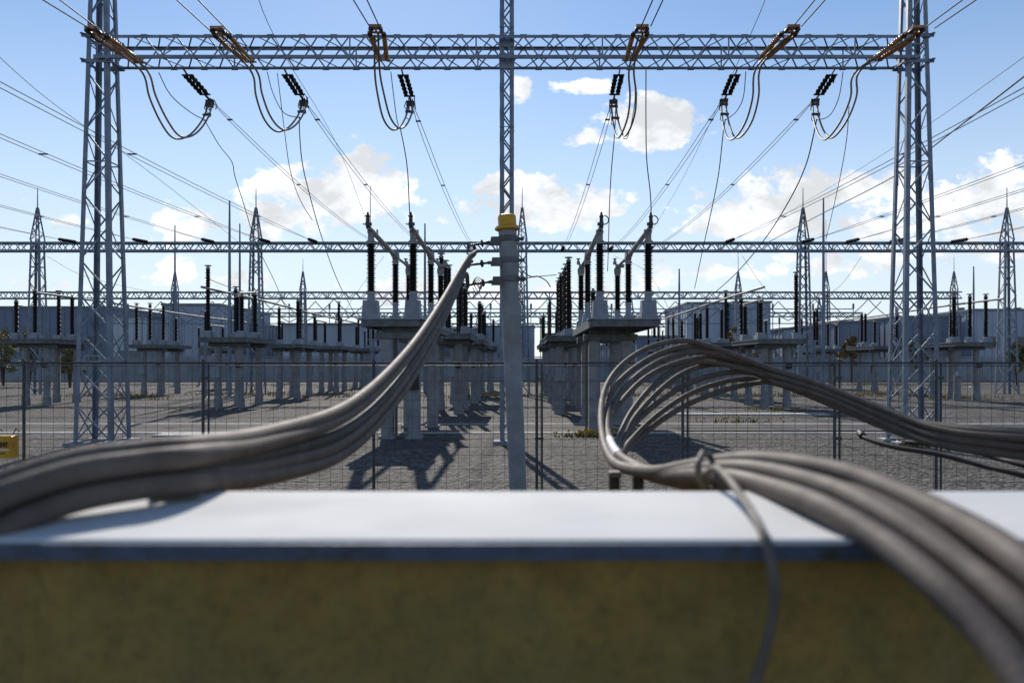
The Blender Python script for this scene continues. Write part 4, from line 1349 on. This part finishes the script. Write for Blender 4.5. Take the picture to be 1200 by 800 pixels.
# lightning masts
for px, ytop, d, lab in ((269, 235, 42, 'slim lightning mast left of the spiked tower on the left'), (281, 262, 52, 'shorter lightning mast beside the left spiked tower'),
                         (205, 264, 60, 'far lightning mast on the left above the hall'), (965, 232, 44, 'slim lightning mast right of the spiked tower on the right'),
                         (1141, 312, 58, 'short lightning mast right of the right lattice tower'), (434, 218, 44, 'hair thin lightning rod left of the near disconnector'),
                         (498, 262, 48, 'thin lightning rod behind the left disconnector arms'), (796, 315, 50, 'thin lightning mast right of the near disconnector')):
    tp = P(px, ytop, d)
    r0 = .03 if px in (434,) else .085
    b = MB(); b.tube([V(tp.x, d, 0), V(tp.x, d, tp.z * .45), V(tp.x, d, tp.z * .46), V(tp.x, d, tp.z * .8), V(tp.x, d, tp.z)], [r0 * 1.3, r0 * 1.2, r0, r0 * .8, r0 * .5], 8)
    b.cbox((tp.x, d, .03), (.5, .5, .1), .02)
    solo('lightning_mast', b, M['galv_far'], V(tp.x, d, 0), lab, 'lightning mast', 'lightning masts', smooth=50)

# ------------------------------------------------------------------ halls and walls
def hall(px0, px1, ptop, d, depth, mat, label, win=None, rows=1, rib=.9, doors=0):
    x0, x1 = px_at(px0, d), px_at(px1, d)
    h = CH + (CY - ptop) / F * d
    t = thing('hall', ((x0 + x1) / 2, d, 0), label, 'building', 'halls behind the yard')
    b = MB(); b.box(((x0 + x1) / 2, d + depth / 2, h / 2), (x1 - x0, depth, h))
    x = x0 + rib / 2
    while x < x1 - .1:                                            # ribs of the cladding, on front and side faces
        b.box((x, d - .03, h / 2), (rib * .34, .06, h - .3)); x += rib
    y = d + rib / 2
    while y < d + depth - .2:
        for xx, s in ((x0, -1), (x1, 1)):
            b.box((xx + s * .03, y, h / 2), (.06, rib * .34, h - .3))
        y += rib * 1.6
    part('wall', b, M[mat], t)
    b = MB(); b.box(((x0 + x1) / 2, d + depth / 2, h + .12), (x1 - x0 + .35, depth + .35, .24))
    rf = part('roof', b, M['trim'], t)
    if x1 - x0 > 9:
        for q in range(2):
            b = MB(); cx = x0 + (x1 - x0) * (.3 + .4 * q); b.box((cx, d + depth * .6, h + .55), (1.5, 1.5, .62)); b.lathe((cx, d + depth * .6, h + .86), (cx, d + depth * .6, h + 3), [(.4, 0), (.4, .3), (.5, .32), (.5, .4)], 10)
            part('roof_vent', b, M['trim'], rf)
    if win:
        w_, hh, zc = win
        k = int((x1 - x0) / (w_ * 2.2))
        for q in range(k):
            cx = x0 + (x1 - x0) * (q + .5) / k
            for rr in range(rows):
                f_ = MB(); z_ = zc + rr * hh * 1.8
                f_.box((cx, d - .075, z_), (w_ + .2, .05, hh + .2))
                fr = part('window', f_, M['trim'], t)
                p_ = MB(); p_.box((cx, d - .108, z_), (w_, .02, hh)); part('pane', p_, M['glass'], fr)
    for q in range(doors):
        b = MB(); cx = x0 + (x1 - x0) * (q + 1) / (doors + 1); b.box((cx, d - .08, 1.6), (2.6, .05, 3.2)); part('door', b, M['trim'], t)
    return t


hall(-140, 130, 361, 96, 22, 'hall2', 'long slate blue hall at the far left edge behind the leftmost platforms', win=(1.6, 1.2, 4.4))
hall(132, 172, 372, 92, 16, 'hall3', 'narrow pale hall between the left lattice tower and the wider blue hall', win=None, doors=1)
hall(191, 257, 358, 90, 18, 'hall', 'square blue grey hall right of the left lattice tower', win=(1.2, .9, 3.2))
hall(258, 306, 381, 100, 20, 'hall2', 'low slate hall behind the left spiked tower', win=(1.1, 1.4, 4))
hall(330, 432, 381, 86, 40, 'hall', 'low ribbed blue hall behind the left disconnector', win=None, rib=1.3)
hall(478, 560, 386, 112, 18, 'hall2', 'low hall with dark windows behind the leaning pole, on its left', win=(3.2, 1.3, 2.6), rows=2)
hall(562, 626, 383, 118, 18, 'hall', 'low ribbed hall directly behind the leaning pole', win=None, doors=1)
hall(640, 668, 392, 120, 14, 'hall3', 'small pale hall right of the gap behind the pole', win=None)
hall(748, 800, 396, 74, 40, 'hall2', 'long low hall behind the looping cables', win=None, rib=1.2)
hall(806, 852, 356, 98, 16, 'hall3', 'pale square hall right of the near disconnector, left half of a pair', win=(1.4, .9, 3))
hall(860, 903, 355, 96, 16, 'hall', 'blue grey square hall beside the pale one, right half of a pair', win=(1.0, .9, 3.4))
hall(918, 968, 386, 100, 20, 'hall3', 'low pale hall behind the right spiked tower', win=(1.2, 1.8, 3.2))
hall(985, 1030, 378, 92, 18, 'hall2', 'dark slate hall just left of the right lattice tower', win=(1.5, 2.2, 3.0))
hall(1050, 1122, 372, 97, 18, 'hall2', 'tall slate hall right behind the right lattice tower', win=None, doors=2)
hall(1142, 1330, 364, 94, 22, 'hall', 'wide blue grey hall at the far right edge', win=(1.6, 1.2, 4.2))

b_ = thing('yard_wall', (0, 78, 0), 'grey precast panel wall along the back of the yard', 'wall')
b = MB()
x = -75.0
while x < 75:
    b.box((x + 1.48, 78, 1.12), (2.94, .16, 2.24)); b.box((x, 78, 1.2), (.22, .26, 2.4)); x += 3.0
part('panel', b, M['pwall'], b_)
b = MB(); b.box((0, 78, 2.36), (150, .24, .09)); part('wall_cap', b, M['pwall'], b_)

# ------------------------------------------------------------------ trees and weeds
def bush(px, py, d, w_, h, mat, label):
    c = P(px, py, d)
    t = thing('bush', (c.x, d, 0), label, 'bush', 'bushes at the back of the yard')
    rnd = random.Random(int(px * 7 + d))
    b = MB()
    zt = c.z
    limbs = []
    for q in range(5):
        a = rnd.uniform(0, 6.28); rr = w_ * .3 * rnd.uniform(.4, 1)
        tip = V(c.x + math.cos(a) * rr, d + math.sin(a) * rr, zt * rnd.uniform(.6, .95))
        b.tube(spline([V(c.x, d, 0), V(c.x + math.cos(a) * rr * .3, d + math.sin(a) * rr * .3, zt * .4), tip], 4), [.09 * (1 - .8 * i / 8) for i in range(9)], 6)
        limbs.append(tip)
    part('trunk', b, M['bark'], t, smooth=60)
    b = MB()
    clumps = [V(c.x + rnd.gauss(0, w_ * .27), d + rnd.gauss(0, w_ * .25), zt - h * .45 + rnd.gauss(0, h * .26)) for _ in range(16)] + limbs
    for cl in clumps:
        rr = rnd.uniform(.16, .34) * w_ * .5
        for _ in range(130):
            dv = V(rnd.gauss(0, 1), rnd.gauss(0, 1), rnd.gauss(0, .8)).normalized() * rr * rnd.uniform(.35, 1.1)
            p = cl + dv
            s = rnd.uniform(.06, .13)
            a = V(rnd.gauss(0, 1), rnd.gauss(0, 1), rnd.gauss(0, 1)).normalized() * s
            e = a.cross(V(rnd.gauss(0, 1), rnd.gauss(0, 1), rnd.gauss(0, 1))).normalized() * s * .5
            b.add([p - a, p + e, p + a, p - e], [(0, 1, 2, 3)])
    part('crown', b, M[mat], t)


bush(4, 384, 62, 3.6, 3.6, 'leaf', 'olive bush at the far left edge behind the first platform')
bush(34, 398, 60, 2.2, 2.6, 'leaf', 'small olive bush between the posts of the leftmost platform')
bush(82, 404, 58, 2.2, 2.4, 'leaf', 'round olive bush just left of the left lattice tower')
bush(858, 392, 70, 2.6, 2.2, 'leaf_rust', 'rusty brown bush behind the looping cables')
bush(998, 395, 72, 2.2, 2.6, 'leaf_rust', 'rusty shrub left of the right lattice tower')
bush(1076, 398, 70, 2.0, 2.2, 'leaf', 'olive shrub behind the right lattice tower')
bush(1192, 402, 62, 2.4, 2.4, 'leaf', 'olive bush at the right edge behind the last platform')

rnd = random.Random(5)
b, bl = MB(), MB()
spots = []
for _ in range(60):
    spots.append((rnd.uniform(-24, 24), rnd.gauss(43, 2.2), 1.1))
for _ in range(30):
    spots.append((rnd.uniform(-30, 30), rnd.gauss(62, 3), 1.4))
spots += [(1.75, 19.3, .35), (2.0, 19.6, .4), (1.5, 19.5, .35), (8.2, 17.0, .3), (6.5, 24, .5), (9.6, 30, .6)]
for x, y, sp in spots:
    for _ in range(70):
        px_, py_ = x + rnd.gauss(0, sp), y + rnd.gauss(0, sp * .35)
        h = rnd.uniform(.04, .16); a = rnd.uniform(0, 6.28)
        dv = V(math.cos(a), math.sin(a), 0) * .022
        lean = V(rnd.gauss(0, .04), rnd.gauss(0, .04), h)
        b.add([V(px_, py_, 0) - dv, V(px_, py_, 0) + dv, V(px_, py_, 0) + lean], [(0, 1, 2)])
        if rnd.random() < .35:
            p = V(px_, py_, 0) + lean
            s = rnd.uniform(.015, .03)
            bl.add([p + V(-s, 0, 0), p + V(0, -s, .01), p + V(s, 0, 0), p + V(0, s, .01)], [(0, 1, 2, 3)])
            bl.add([p + V(-s, 0, -s), p + V(s, 0, -s), p + V(s, 0, s), p + V(-s, 0, s)], [(0, 1, 2, 3)])
wd = solo('weeds', b, M['weed'], (0, 40, 0), kind='stuff')
o = bpy.data.objects.new('weed_blossoms', bl.mesh('weed_blossoms', M['bloom'], (0, 40, 0))); C.objects.link(o); o.parent = wd

bpy.context.view_layer.update()
